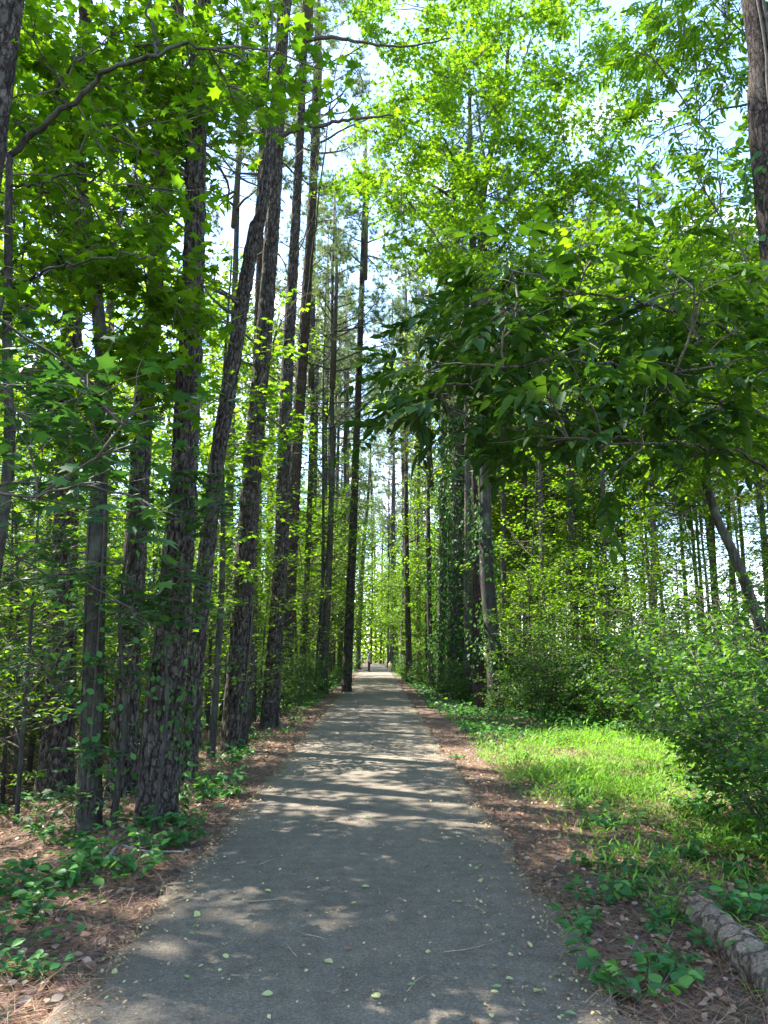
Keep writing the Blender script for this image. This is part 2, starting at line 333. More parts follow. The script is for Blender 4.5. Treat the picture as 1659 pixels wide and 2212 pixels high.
def ground_mat():
    m, t, o = mat('forest_floor'); tc = nn(t, 'ShaderNodeTexCoord'); at = nn(t, 'ShaderNodeAttribute', attribute_name='green')
    n1 = nn(t, 'ShaderNodeTexNoise', Scale=34.0, Detail=8.0, Roughness=.75); n2 = nn(t, 'ShaderNodeTexNoise', Scale=1.6, Detail=5.0)
    vo = nn(t, 'ShaderNodeTexVoronoi', Scale=26.0)
    for q in (n1, n2, vo): t.links.new(tc.outputs['Object'], q.inputs['Vector'])
    brown = ramp(t, n1.outputs[0], [(.25, (.035, .022, .015)), (.45, (.10, .06, .04)), (.6, (.18, .115, .08)), (.78, (.32, .23, .17))])
    mv = nn(t, 'ShaderNodeMix', data_type='RGBA', blend_type='OVERLAY'); mv.inputs['Factor'].default_value = .3
    t.links.new(brown, mv.inputs['A']); t.links.new(vo.outputs['Color'], mv.inputs['B'])
    hs = nn(t, 'ShaderNodeHueSaturation', Saturation=.8); t.links.new(mv.outputs['Result'], hs.inputs['Color'])
    green = ramp(t, n1.outputs[0], [(.3, (.03, .05, .015)), (.55, (.06, .11, .025)), (.8, (.12, .17, .05))])
    mg = nn(t, 'ShaderNodeMix', data_type='RGBA'); ml = nn(t, 'ShaderNodeMath', operation='MULTIPLY')
    t.links.new(at.outputs['Fac'], ml.inputs[0]); t.links.new(ramp(t, n2.outputs[0], [(.35, (.4, .4, .4)), (.6, (1, 1, 1))]), ml.inputs[1])
    t.links.new(ml.outputs[0], mg.inputs['Factor']); t.links.new(hs.outputs[0], mg.inputs['A']); t.links.new(green, mg.inputs['B'])
    p = nn(t, 'ShaderNodeBsdfPrincipled', Roughness=.95); p.inputs['Specular IOR Level'].default_value = .1
    t.links.new(mg.outputs['Result'], p.inputs['Base Color'])
    b = nn(t, 'ShaderNodeBump', Strength=.9, Distance=.03); t.links.new(n1.outputs[0], b.inputs['Height']); t.links.new(b.outputs[0], p.inputs['Normal'])
    t.links.new(p.outputs[0], o.inputs[0]); return m
go = g.obj('ground', ground_mat()); tag(go, kind='structure')
S = X-xc(Y); gr = in_grass(X, Y)*.8
gr = np.maximum(gr, .85*np.clip((np.abs(S)-9)/8, 0, 1)); gr = np.maximum(gr, .8*np.clip((Y-28)/25, 0, 1)*np.clip((np.abs(S)-1.9)/1.2, 0, 1)); gr = np.maximum(gr, .7*np.clip((S-5.5)/2, 0, 1))
at = go.data.attributes.new('green', 'FLOAT', 'POINT'); at.data.foreach_set('value', gr.astype(np.float32).ravel())

# the asphalt path, its edges crumbling into the verge
ys = np.concatenate([np.linspace(-6, 14, 401), 14+np.cumsum(np.geomspace(.05, 3.2, 150))]); na = 25; q = np.linspace(-1, 1, na)
el = .035*np.sin(ys*3.1)+.022*np.sin(ys*11.3+1)+.014*np.sin(ys*29)+rng.normal(0, .010, len(ys)); er = .03*np.sin(ys*2.7+2)+.02*np.sin(ys*9.1)+.018*np.sin(ys*31)+rng.normal(0, .012, len(ys))
hw = 1.22+.12*np.clip((ys-10)/40, 0, 1); c0 = xc(ys)
xl, xr = c0-hw+el, c0+hw+er
PX = xl[:, None]+(xr-xl)[:, None]*(q+1)[None]/2; PY = np.repeat(ys[:, None], na, 1); PZ = np.repeat((.012+.012*(1-q**2))[None], len(ys), 0)
PX = np.concatenate([xl[:, None]-.015, PX, xr[:, None]+.015], 1); PY = np.concatenate([PY[:, :1], PY, PY[:, :1]], 1); PZ = np.concatenate([np.full((len(ys), 1), -.06), PZ, np.full((len(ys), 1), -.06)], 1)
g = Geo(); na += 2; i = np.arange(len(ys)-1)[:, None]*na; j = np.arange(na-1)[None]
g.add(np.stack([PX, PY, PZ], -1), [np.stack([i+j, i+j+1, i+na+j+1, i+na+j], -1).reshape(-1, 4)])
def asphalt():
    m, t, o = mat('asphalt'); tc = nn(t, 'ShaderNodeTexCoord')
    n1 = nn(t, 'ShaderNodeTexNoise', Scale=75.0, Detail=6.0, Roughness=.85); n2 = nn(t, 'ShaderNodeTexNoise', Scale=1.1, Detail=6.0, Roughness=.6); vo = nn(t, 'ShaderNodeTexVoronoi', Scale=90.0); n3 = nn(t, 'ShaderNodeTexNoise', Scale=9.0, Detail=5.0)
    for k in (n1, n2, n3, vo): t.links.new(tc.outputs['Object'], k.inputs['Vector'])
    a = ramp(t, n1.outputs[0], [(.32, (.064, .053, .040)), (.48, (.142, .118, .090)), (.58, (.204, .170, .131)), (.70, (.46, .385, .30))])
    b = ramp(t, n2.outputs[0], [(.3, (.80, .80, .80)), (.7, (1.1, 1.09, 1.07))])
    mm = nn(t, 'ShaderNodeMix', data_type='RGBA', blend_type='MULTIPLY'); mm.inputs['Factor'].default_value = 1; t.links.new(a, mm.inputs['A']); t.links.new(b, mm.inputs['B'])
    m2 = nn(t, 'ShaderNodeMix', data_type='RGBA', blend_type='MULTIPLY'); m2.inputs['Factor'].default_value = 1; t.links.new(mm.outputs['Result'], m2.inputs['A'])
    t.links.new(ramp(t, n3.outputs[0], [(.35, (.85, .85, .85)), (.65, (1.1, 1.1, 1.1))]), m2.inputs['B'])
    p = nn(t, 'ShaderNodeBsdfPrincipled', Roughness=.85); p.inputs['Specular IOR Level'].default_value = .3; t.links.new(m2.outputs['Result'], p.inputs['Base Color'])
    bp = nn(t, 'ShaderNodeBump', Strength=.9, Distance=.01); t.links.new(n1.outputs[0], bp.inputs['Height']); t.links.new(bp.outputs[0], p.inputs['Normal'])
    t.links.new(p.outputs[0], o.inputs[0]); return m
po = g.obj('path', asphalt()); tag(po, kind='structure')
# the ditch water
def water_mat():
    m, t, o = mat('ditch_water'); tc = nn(t, 'ShaderNodeTexCoord'); n = nn(t, 'ShaderNodeTexNoise', Scale=4.0, Detail=3.0); t.links.new(tc.outputs['Object'], n.inputs['Vector'])
    p = nn(t, 'ShaderNodeBsdfPrincipled', Roughness=.12); p.inputs['Base Color'].default_value = (.03, .032, .018, 1); p.inputs['Specular IOR Level'].default_value = .3
    b = nn(t, 'ShaderNodeBump', Strength=.3, Distance=.05); t.links.new(n.outputs[0], b.inputs['Height']); t.links.new(b.outputs[0], p.inputs['Normal']); t.links.new(p.outputs[0], o.inputs[0]); return m
yy = np.linspace(-10, 36, 60); g = Geo(); aa = xc(yy)-8.75; bb = xc(yy)-6.45; v = np.stack([np.stack([aa, yy, np.full(60, -1.36)], 1), np.stack([bb, yy, np.full(60, -1.36)], 1)], 1)
i = np.arange(59)*2; g.add(v, [np.stack([i, i+1, i+3, i+2], 1)]); wo = g.obj('water', water_mat()); tag(wo, kind='structure')

# ------------------------------------------------------------------ growing branches and leaves
def rand_perp(d):
    v = rng.normal(0, 1, 3); v = v-np.dot(v, d)*d; return v/np.linalg.norm(v)
def walk(p, d, L, n, jit, up):
    pts = [np.array(p, float)]; d = np.array(d, float); st = L/n
    for _ in range(n):
        d = d+rng.normal(0, jit, 3)+np.array([0, 0, up]); d = d/np.linalg.norm(d); pts.append(pts[-1]+d*st)
    return np.array(pts)
def grow(geo, anc, p, d, L, r, lvl, top=2, flat=.35, jit=.14, up=.02, dens=2.6, m=0, first=.25):
    n = max(3, int(L/.28)) if lvl else max(4, int(L/.35)); n = min(n, 16)
    pts = walk(p, d, L, n, jit, up); rad = np.linspace(r, max(.0025, r*.25), n+1)
    tube(geo, pts, rad, 6 if r > .03 else (4 if r > .008 else 3), m, cap=False)
    if lvl >= top:
        for q in range(1, n+1): anc.append((pts[q], pts[q]-pts[q-1]))
        return
    k = max(2, int(L*dens)) if lvl < top-1 else max(3, int(L*dens*1.4))
    for c in range(k):
        t = first+(1-first)*(c+rng.random())/k; x = t*n; a = min(n-1, int(x)); pos = pts[a]+(pts[a+1]-pts[a])*(x-a)
        dd = nrm(pts[a+1]-pts[a]); e = rand_perp(dd); e[2] *= flat; e = nrm(e)
        ang = R(rng.uniform(35, 62)); nd = nrm(dd*math.cos(ang)+e*math.sin(ang))
        grow(geo, anc, pos, nd, L*rng.uniform(.35, .6)*(1.15-.6*t), max(.003, r*(1-.7*t)*.55), lvl+1, top, flat, jit, up, dens, m)
    anc.append((pts[-1], pts[-1]-pts[-2]))
def leafize(geo, anc, tpl, per, size, tilt=.55, spread=.12, m=0, droop=.25, var=.25):
    if not anc: return
    A = np.array([a for a, _ in anc]); D = nrm(np.array([d for _, d in anc]))
    A = np.repeat(A, per, 0); D = np.repeat(D, per, 0); n = len(A)
    side = nrm(np.cross(D, [0, 0, 1.])+1e-6)*rng.choice([-1, 1], n)[:, None]
    head = D*.5+side*rng.uniform(.2, 1.1, n)[:, None]
    pos = A+D*rng.uniform(-spread, spread, n)[:, None]*1.5+side*(rng.random(n)*spread)[:, None]+rng.normal(0, spread*.25, (n, 3))
    inst(geo, tpl, pos, leaf_dirs(n, head, tilt, droop), size*rng.uniform(1-var, 1+var, n), m)
def reach(geo, anc, a, b, r, tw=7, twl=.6, flat=.3, m=0, arch=.12, sub=True):
    a = np.asarray(a, float); b = np.asarray(b, float); L = np.linalg.norm(b-a); c = (a+b)/2+np.array([0, 0, arch*L])+rng.normal(0, .05*L, 3)
    n = max(6, int(L/.3)); t = np.linspace(0, 1, n)[:, None]; pts = (1-t)**2*a+2*t*(1-t)*c+t*t*b
    pts[1:-1] += rng.normal(0, .018*L/n*4, (n-2, 3)); tube(geo, pts, np.linspace(r, .005, n), 6 if r > .02 else 4, m, cap=False)
    for k in range(tw):
        f = rng.uniform(.62, 1.0); i = min(n-2, int(f*(n-1))); dd = nrm(pts[i+1]-pts[i]); e = rand_perp(dd); e[2] *= flat; ang = R(rng.uniform(20, 70))
        d = nrm(dd*math.cos(ang)+nrm(e)*math.sin(ang)); q = walk(pts[i], d, twl*rng.uniform(.6, 1.2), 6, .13, -.015)
        tube(geo, q, np.linspace(.005, .002, 7), 3, m, cap=False)
        for z in range(1, 7): anc.append((q[z], q[z]-q[z-1]))
    return pts
def trunk_line(spec, Y, base=None, height=None, lean_y=0):
    """pixels (x, y, width) up a trunk standing Y metres away -> points and radii, carried on to 'height'"""
    pts, rad = [], []
    for x, y, wd in spec:
        pts.append(P(x, y, Y)); rad.append(.5*wd*axd(Y, y)/F)
    pts = np.array(pts); rad = np.array(rad)
    if height and pts[-1][2] < height:
        d = (pts[-1]-pts[-2])/(pts[-1][2]-pts[-2][2]); d[0] *= .6; pts = np.vstack([pts, pts[-1]+d*(height-pts[-1][2])]); rad = np.append(rad, max(.03, rad[-1]*.35))
    return pts, rad
def stand(spec):                        # sink the foot of a trunk into the terrain
    x, y, wd = spec[0]; q = G(x, y); return q

# ------------------------------------------------------------------ pine crowns (shared by the pines)
def pine_crown_mesh(seed, H=8.5, rad=3.0, limbs=28, tl=.30):
    g = Geo(); anc = []
    tube(g, [(0, 0, 0), (.1, .05, H*.5), (0, 0, H)], [.12, .07, .02], 7)
    for k in range(limbs):
        t = (k+rng.random())/limbs; z = H*(.05+.93*t); a = rng.uniform(0, 6.283); L = rad*(1-.72*t)*rng.uniform(.55, 1.15)
        d = nrm(np.array([math.cos(a), math.sin(a), .15+.5*t])); grow(g, anc, (0, 0, z), d, L, .04*(1.2-t), 1, 2, .6, .13, .03, 1.9, 0, .35)
    A = np.array([a for a, _ in anc]); D = nrm(np.array([d for _, d in anc])); keep = rng.random(len(A)) < .95; A, D = A[keep], D[keep]; A = np.repeat(A, 2, 0)+rng.normal(0, .1, (2*len(A), 3)); D = np.repeat(D, 2, 0); n = len(A)
    inst(g, TUFT, A, frames(nrm(rng.normal(0, 1, (n, 3))), D+np.array([0, 0, .4])), tl*rng.uniform(.7, 1.2, n), 1)
    return g.mesh('crown', [M['twig'], M['needle']])
PCROWN = [pine_crown_mesh(s) for s in range(3)]
print('pine crown faces', len(PCROWN[0].polygons))

def stub(geo, pts, rad, zlo, zhi, n, lmin=.4, lmax=1.6, m=0):     # short dead branches up a pine
    for _ in range(n):
        z = rng.uniform(zlo, zhi); i = int(np.clip(np.searchsorted(pts[:, 2], z)-1, 0, len(pts)-2)); a = rng.uniform(0, 6.283)
        d = nrm(np.array([math.cos(a), math.sin(a), rng.uniform(-.1, .5)])); L = rng.uniform(lmin, lmax); an = []
        grow(geo, an, pts[i], d, L, .018+.01*rng.random(), 1, 2, 1, .16, .03, 1.4, m, .4)

TREES = []                              # feet of all trunks, to keep the random woods off them
def pine(spec, label, Y=None, height=24, group='tall pines in the row along the left of the path', bark='pine', detail=True, crown=True, stubs=(6, 12, 8), name='pine_tree', flare=.18):
    b = stand(spec); Y = Y or b[1]
    pts, rad = trunk_line(spec, Y, height=height); pts[0] = [b[0], Y, float(hz(b[0], Y))-.12]
    n = int(min(340, (pts[-1][2]-pts[0][2])/.045)) if detail else 40
    q = smooth_line(np.column_stack([pts, rad]), n); L, rr = q[:, :3], np.maximum(q[:, 3], .02)
    root = empty(name, (b[0], Y, float(hz(b[0], Y))), label, 'tree', group); TREES.append((b[0], Y))
    g = Geo(); seed = rng.random()*50
    if not detail: stub(g, L, rr, 5, 19, 34, .6, 2.6)
    tube(g, L, rr, 64 if detail else 14, 0, bark=(.034*min(1, rad[0]/.15), .075, .15, seed) if detail else None, flare=flare)
    g.obj('trunk', M[bark], root)
    if stubs[2]:
        for _ in range(stubs[2]):
            g = Geo(); stub(g, L, rr, stubs[0], stubs[1], 1, .5, 2.2); g.obj('dead_branch', M['pale'] if bark == 'pinefar' else M['twig'], root)
    if crown:
        top = L[-1]-np.array(root.location); put('crown', PCROWN[int(rng.integers(3))], root, (top[0], top[1], top[2]-7.6), rng.uniform(0, 6.28), rng.uniform(.9, 1.15))
    return root, L, rr

# ------------------------------------------------------------------ the row of pines on the left
p2 = pine([(117, 1722, 76), (131, 1490, 62), (138, 1303, 56), (142, 1116, 50), (150, 882, 43), (158, 648, 38), (164, 440, 34)], 'thick dark pine trunk at the far left standing on the ditch bank', height=23)
p4 = pine([(262, 1720, 60), (274, 1490, 52), (285, 1322, 47), (297, 1116, 45), (313, 835, 40), (327, 695, 38), (346, 480, 33)], 'dark pine trunk between the leftmost thick pine and the ivy footed pine', height=23)
p5 = pine([(336, 1775, 82), (360, 1490, 70), (379, 1303, 62), (393, 1116, 57), (402, 929, 52), (411, 742, 48), (417, 600, 45), (425, 300, 40), (430, 150, 37)], 'largest pine by the path with green creeper climbing its foot', height=25)
p6 = pine([(404, 1690, 40), (412, 1583, 37), (430, 1350, 35), (449, 1172, 33), (468, 1003, 32), (491, 863, 31), (510, 742, 30), (524, 648, 29), (550, 500, 27), (582, 320, 23)], 'pine trunk leaning right and crossing behind the straight grey pine', height=20)
p7 = pine([(503, 1625, 56), (519, 1396, 46), (533, 1172, 41), (552, 929, 37), (569, 742, 34), (580, 600, 33), (592, 430, 30), (602, 240, 27)], 'grey plated pine close to the path with leaves around its foot', height=24)
p8 = pine([(541, 1560, 24), (546, 1300, 21), (552, 900, 18), (560, 600, 15)], 'slim reddish pine half hidden behind the grey plated pine', bark='red', height=22)
p9 = pine([(580, 1572, 40), (594, 1396, 34), (608, 1172, 31), (613, 1003, 28), (619, 835, 25), (629, 648, 22), (640, 450, 19), (652, 200, 16)], 'pine trunk with a small dead stick leaning against its foot by the path', height=25)
p10 = pine([(610, 1530, 34), (622, 1340, 30), (634, 1097, 26), (643, 929, 24), (655, 742, 22), (664, 600, 20), (676, 400, 18), (686, 100, 14)], 'reddish brown pine just behind the pine with the leaning stick', bark='red', height=27, stubs=(9, 20, 16))
p12 = pine([(748, 1497, 22), (760, 1209, 17), (769, 975, 15), (776, 788, 13), (786, 480, 9)], 'straight slender pine standing alone at the left edge of the path', height=26, stubs=(10, 17, 14))
p13 = pine([(773, 1446, 11), (778, 1330, 9), (784, 1200, 8), (796, 1060, 6)], 'thin leaning pine at the path edge beyond the lone slender pine', height=25, bark='pinefar', detail=False)
for x, y, wd, lab in ((668, 1480, 20, 'dark pine behind the left row nearest the lone slender pine'), (702, 1468, 12, 'narrow dark trunk just left of the lone slender pine'), (575, 1490, 18, 'thin pine trunk seen between the two pines by the leaning stick'), (486, 1560, 24, 'dim pine trunk behind the leaning pine'), (215, 1600, 34, 'dim pine trunk behind the left pines above the ditch'), (720, 1462, 9, 'narrowest far trunk left of the lone slender pine')):
    pine([(x, y, wd), (x+6, y-300, wd*.85), (x+16, y-750, wd*.65)], lab, height=23, detail=False, bark='pinefar', group='background pines behind the left row', stubs=(8, 16, 0))
print('row done')
# ------------------------------------------------------------------ sweetgum foliage over the left of the picture
def spots(poly, n, Ya, Yb):             # n points spread inside a pixel polygon at depths Ya..Yb
    poly = np.array(poly, float); lo, hi = poly.min(0), poly.max(0); out = []
    while len(out) < n:
        x, y = rng.uniform(lo, hi); c = False; j = len(poly)-1
        for i in range(len(poly)):
            if (poly[i][1] > y) != (poly[j][1] > y) and x < (poly[j][0]-poly[i][0])*(y-poly[i][1])/(poly[j][1]-poly[i][1])+poly[i][0]: c = not c
            j = i
        if c: out.append(P(x, y, rng.uniform(Ya, Yb)))
    return out
def near_tree(name, label, trunk, limbs, targets, tpl, mats, size, per=2, tw=7, twl=.6, tilt=.55, forks=None, bark='grey', flat=.3, droop=.25, arch=.12, group=None, spread=.1, cat='tree', limb_r=.02, keep=1):
    """trunk: points + radii; limbs: traced limbs; targets: leaf sprays reached from the nearest limb point"""
    tp, tr = trunk; root = empty(name, (tp[0][0], tp[0][1], tp[0][2]+.1), label, cat, group); TREES.append((tp[0][0], tp[0][1]))
    q = smooth_line(np.column_stack([tp, tr]), 60); g = Geo(); tube(g, q[:, :3], q[:, 3], 20, 0, bark=(.006, .05, .12, rng.random()*9), flare=.2); g.obj('trunk', M[bark], root)
    hubs = [q[int(f*59), :3] for f in (forks or (.5, .7, .85, .97))]
    for pts, r0, r1 in limbs:
        s = smooth_line(pts, 28); s[1:-1] += rng.normal(0, .012, (26, 3)); g = Geo(); tube(g, s, np.linspace(r0, r1, 28), 9, 0, cap=True); g.obj('limb', M[bark], root)
        hubs += [s[i] for i in (8, 13, 18, 23, 27)]
    hubs = np.array(hubs); g = Geo(); anc = []
    for b in targets:
        d = np.linalg.norm(hubs-b, axis=1)+np.maximum(0, hubs[:, 2]-b[2])*.3; i = int(np.argmin(d*rng.uniform(.85, 1.3, len(d))))
        pl = reach(g, anc, hubs[i], b, min(limb_r, .006+.006*d[i]), tw, twl, flat, 0, arch)
        if len(hubs) < 160: hubs = np.vstack([hubs, pl[len(pl)//2][None]])
    if keep < 1: anc = [a for a in anc if rng.random() < keep]
    leafize(g, anc, tpl, per, size, tilt, spread, 1, droop)
    o = g.obj('crown', mats, root); print(name, 'leaves', len(anc)*per); return root
YT = 5.4
t0 = P(15, 760, YT); foot = np.array([t0[0]-.12, YT, float(hz(t0[0]-.12, YT))-.1])
tpts = np.array([foot, P(8, 1100, YT)*[1, 1, 1], P(15, 760, YT), P(18, 500, YT), P(20, 335, YT)]); trad = np.array([.055, .045, .036, .032, .028])
def PL(seq): return [P(*s) for s in seq]
limbs = [(PL([(20, 335, 5.4), (60, 295, 5.35), (130, 240, 5.2), (182, 198, 5.1), (215, 165, 5.0), (262, 140, 4.9), (335, 122, 4.8), (385, 100, 4.75), (450, 104, 4.7), (530, 135, 4.6)]), .028, .007),
         (PL([(20, 335, 5.4), (-5, 300, 5.5), (-60, 200, 5.7), (-120, 60, 6)]), .022, .008),
         (PL([(335, 122, 4.8), (334, 70, 4.85), (322, 15, 4.9), (345, -90, 5.1)]), .012, .006),
         (PL([(25, 402, 5.4), (70, 400, 5.3), (120, 385, 5.2), (160, 372, 5.1), (240, 400, 5.0)]), .012, .005),
         (PL([(20, 640, 5.4), (70, 600, 5.2), (150, 570, 5.0), (260, 552, 4.8), (330, 560, 4.7)]), .014, .005),
         (PL([(15, 680, 5.4), (60, 660, 5.3), (120, 690, 5.1), (200, 715, 5.0)]), .01, .005)]
tg = spots([(-60, -80), (720, -80), (715, 130), (640, 260), (480, 300), (330, 420), (200, 470), (-60, 420)], 96, 5.3, 8.2)
tg += spots([(-40, 400), (180, 440), (350, 420), (420, 340), (330, 560), (150, 640), (-40, 700)], 26, 5.2, 7.5)
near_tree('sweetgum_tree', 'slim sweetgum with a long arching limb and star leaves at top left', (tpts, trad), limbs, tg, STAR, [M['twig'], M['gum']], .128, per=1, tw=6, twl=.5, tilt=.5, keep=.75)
# young sweetgum whose low sprays hang closest to the camera
f2 = P(-190, 1500, 3.6); f2 = np.array([f2[0], 3.6, float(hz(f2[0], 3.6))-.1])
tp = np.array([f2, f2+[.03, .1, 1.2], f2+[.0, .15, 2.4], f2+[.12, .2, 3.6]])
tg = spots([(-40, 740), (120, 760), (260, 800), (330, 900), (440, 980), (430, 1080), (230, 1110), (40, 1060), (-40, 1000)], 24, 3.6, 5.4)
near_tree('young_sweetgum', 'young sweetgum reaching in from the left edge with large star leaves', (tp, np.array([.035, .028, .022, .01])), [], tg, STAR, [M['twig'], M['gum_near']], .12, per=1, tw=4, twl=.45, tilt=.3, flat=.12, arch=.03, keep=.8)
# thin dark forked tree between the two leftmost pines
b3 = G(192, 1792); Y3 = b3[1]
tp = np.array([b3-[0, 0, .1], P(204, 1424, Y3), P(216, 1000, Y3), P(226, 850, Y3), P(214, 700, Y3), P(196, 520, Y3), P(180, 400, Y3), P(165, 250, Y3), P(190, 60, Y3)]); s3 = axd(Y3, 1200)/F*.5
limbs = [(PL([(208, 640, Y3), (235, 560, Y3-.4), (262, 470, Y3-.8), (280, 400, Y3-1)]), .02, .006), (PL([(190, 470, Y3), (150, 370, Y3+.3), (110, 300, Y3+.5)]), .02, .006), (PL([(218, 760, Y3), (290, 690, Y3), (340, 640, Y3+.3)]), .02, .006)]
tg = spots([(60, 560), (420, 560), (440, 900), (250, 1000), (60, 960)], 40, Y3-1.8, Y3+1.5)+spots([(60, 60), (420, 100), (420, 520), (60, 500)], 34, Y3-1.2, Y3+2)
near_tree('forked_tree', 'thin dark forked tree between the two leftmost pines', (tp, np.array([46, 38, 34, 33, 30, 24, 20, 14, 8])*s3), limbs, tg, STAR, [M['twig'], M['under']], .125, per=2, tw=6, twl=.5, tilt=.5)
def sapling_at(px, py, label, polys, size, tpl=STAR, mats=('twig', 'under'), top=2.2, tw=5, twl=.35, keep=.8, lean=0, wd=14, flat=.14):
    b = G(px, py); Yb = b[1]; k = axd(Yb, 1300)/F*.5
    tg = [q for poly, n, da, db in polys for q in spots(poly, n, Yb+da, Yb+db)]; H = max(q[2] for q in tg)+.1
    tp = np.array([b-[0, 0, .1], b+[lean*.3+.05, .05, H*.33], b+[lean*.6-.04, -.03, H*.66], b+[lean, 0, H]])
    near_tree('sapling', label, (tp, np.array([wd, wd*.8, wd*.5, wd*.2])*k), [], tg, tpl, [M[mats[0]], M[mats[1]]], size, per=1, tw=tw, twl=twl, tilt=.3, flat=flat, droop=.15, arch=.03, keep=keep, forks=(.25, .4, .55, .7, .85, .97), limb_r=.012)
sapling_at(240, 1790, 'sapling with blue green leaf tiers crossing the two leftmost pines', [([(-20, 1130), (330, 1130), (340, 1480), (150, 1560), (-20, 1480)], 34, -1.2, 1.0), ([(130, 1480), (230, 1480), (240, 1760), (140, 1740)], 10, -.3, .6)], .095, mats=('twig', 'gum_near'))
sapling_at(330, 1800, 'sapling whose leaf sprays cross the largest pine halfway up', [([(270, 1200), (420, 1220), (440, 1330), (300, 1350)], 9, -.6, .3), ([(350, 1010), (500, 1020), (500, 1130), (370, 1140)], 9, -.4, .3)], .10, mats=('twig', 'gum_near'), wd=9)
sapling_at(455, 1640, 'pale stemmed sapling rising right of the leaning pine', [([(380, 640), (640, 640), (660, 960), (420, 1000)], 34, -1.5, 2.0), ([(440, 1000), (520, 1000), (540, 1250), (440, 1250)], 8, -.5, .8)], .12, wd=16)
sapling_at(690, 1500, 'tall thin sapling left of the lone slender pine', [([(600, 560), (760, 700), (770, 1100), (600, 1150)], 34, -3, 3), ([(620, 1150), (740, 1150), (740, 1420), (640, 1430)], 16, -2, 2)], .15, tpl=FSTAR, wd=8, twl=.7)
sapling_at(535, 1600, 'leafy sapling between the grey plated pine and the leaning stick', [([(480, 1100), (640, 1080), (640, 1230), (490, 1250)], 12, -1, 1), ([(500, 1350), (580, 1350), (580, 1560), (500, 1560)], 7, -.5, .5)], .11, wd=8)
sapling_at(60, 1690, 'bright sapling over the ditch at the left edge', [([(-20, 800), (340, 800), (340, 1150), (-20, 1180)], 36, -1, 5), ([(-20, 1180), (120, 1180), (110, 1480), (-20, 1480)], 16, -1, 3)], .13, wd=12, twl=.55)
def add_limb(tree, seq, r0, r1):        # a bare limb traced from the photograph, a part of its pine
    root, L, rr = tree; pts = np.array([P(*q) for q in seq]); z = pts[0][2]; i = int(np.argmin(abs(L[:, 2]-z))); pts[0] = L[i]
    q = smooth_line(pts, 26); q[1:-1] += rng.normal(0, .012, (24, 3)); g = Geo(); tube(g, q, np.linspace(r0, r1, 26), 8)
    for k in (9, 14, 18, 22): an = []; grow(g, an, q[k], nrm(nrm(q[k+1]-q[k])+rand_perp(nrm(q[k+1]-q[k]))), U(.5, 1.0), .012, 1, 2, .5, .14, .02, 1.6)
    g.obj('limb', M['twig'], root)
U = rng.uniform
y7, y9, y6 = p7[1][0][1], p9[1][0][1], p6[1][0][1]
add_limb(p7, [(603, 295, y7), (640, 280, y7-.2), (690, 270, y7-.4), (760, 258, y7-.6), (850, 250, y7-.8)], .05, .015)
add_limb(p9, [(660, 90, y9), (720, 80, y9-.3), (800, 95, y9-.6), (880, 100, y9-1), (975, 82, y9-1.4)], .055, .015)
add_limb(p6, [(520, 660, y6), (495, 640, y6-.2), (440, 620, y6-.3), (360, 622, y6-.4)], .03, .012)
add_limb(p10, [(680, 330, 16), (720, 180, 16), (760, 130, 16), (795, 210, 16)], .03, .01)
# top left corner: pine trunk close to the camera
Y0 = 5.0; q = P(2, 60, Y0); pz = float(hz(q[0]-.12, Y0))
root = empty('pine_tree', (q[0]-.12, Y0, pz), 'dark trunk filling the very top left corner', 'tree'); TREES.append((q[0], Y0))
g = Geo(); ln = smooth_line(np.array([[q[0]-.2, Y0, pz-.1, .17], [q[0]-.1, Y0, 2.5, .15], [q[0], Y0, q[2], .13], [q[0]+.1, Y0, 14, .09], [q[0]+.1, Y0, 20, .04]]), 330)
tube(g, ln[:, :3], ln[:, 3], 64, 0, bark=(.02, .055, .11, 3.3), flare=.2); g.obj('trunk', M['pine'], root); put('crown', PCROWN[0], root, (.1, 0, 13), 1.0, 1.0)

# ------------------------------------------------------------------ right side: sweetgum with spreading crown
b5 = G(1075, 1540); Y5 = b5[1]; k5 = axd(Y5, 900)/F*.5
tp = np.array([b5-[0, 0, .1], P(1066, 1400, Y5), P(1052, 1250, Y5), P(1047, 1000, Y5), P(1041, 700, Y5), P(1042, 520, Y5), P(1040, 440, Y5), P(1060, 330, Y5), P(1090, 200, Y5), P(1100, 60, Y5), P(1110, -80, Y5)])
limbs = [(PL([(1040, 440, Y5), (1010, 400, Y5), (985, 360, Y5-.5), (960, 300, Y5-1)]), .09, .03), (PL([(1040, 470, Y5), (1000, 440, Y5-.6), (930, 400, Y5-1.4), (880, 395, Y5-2)]), .07, .02),
         (PL([(1042, 500, Y5), (1100, 420, Y5), (1160, 390, Y5+.4), (1230, 365, Y5+1)]), .07, .02), (PL([(1042, 530, Y5), (1110, 480, Y5-.5), (1170, 460, Y5-1), (1290, 380, Y5-1.6)]), .07, .02),
         (PL([(1042, 600, Y5), (1080, 540, Y5-.6), (1120, 470, Y5-1.2)]), .05, .02), (PL([(1060, 330, Y5), (1085, 250, Y5+.3), (1125, 150, Y5+.6), (1160, 40, Y5+1)]), .06, .02), (PL([(1050, 380, Y5), (1035, 260, Y5+1), (1020, 120, Y5+2)]), .06, .02)]
tg = spots([(760, -80), (1320, -80), (1380, 120), (1350, 420), (1230, 560), (1120, 640), (1010, 640), (900, 560), (830, 500), (740, 420), (730, 330), (800, 200), (770, 60)], 260, Y5-4, Y5+3)
near_tree('sweetgum_tree', 'sunlit sweetgum with forking limbs and bright yellow green crown right of the path', (tp, np.array([34, 29, 27, 26, 24, 22, 20, 15, 11, 7, 3])*k5), limbs, tg, FSTAR, [M['twig'], M['gumhi']], .16, per=3, tw=7, twl=.85, tilt=.6, limb_r=.05, spread=.2)
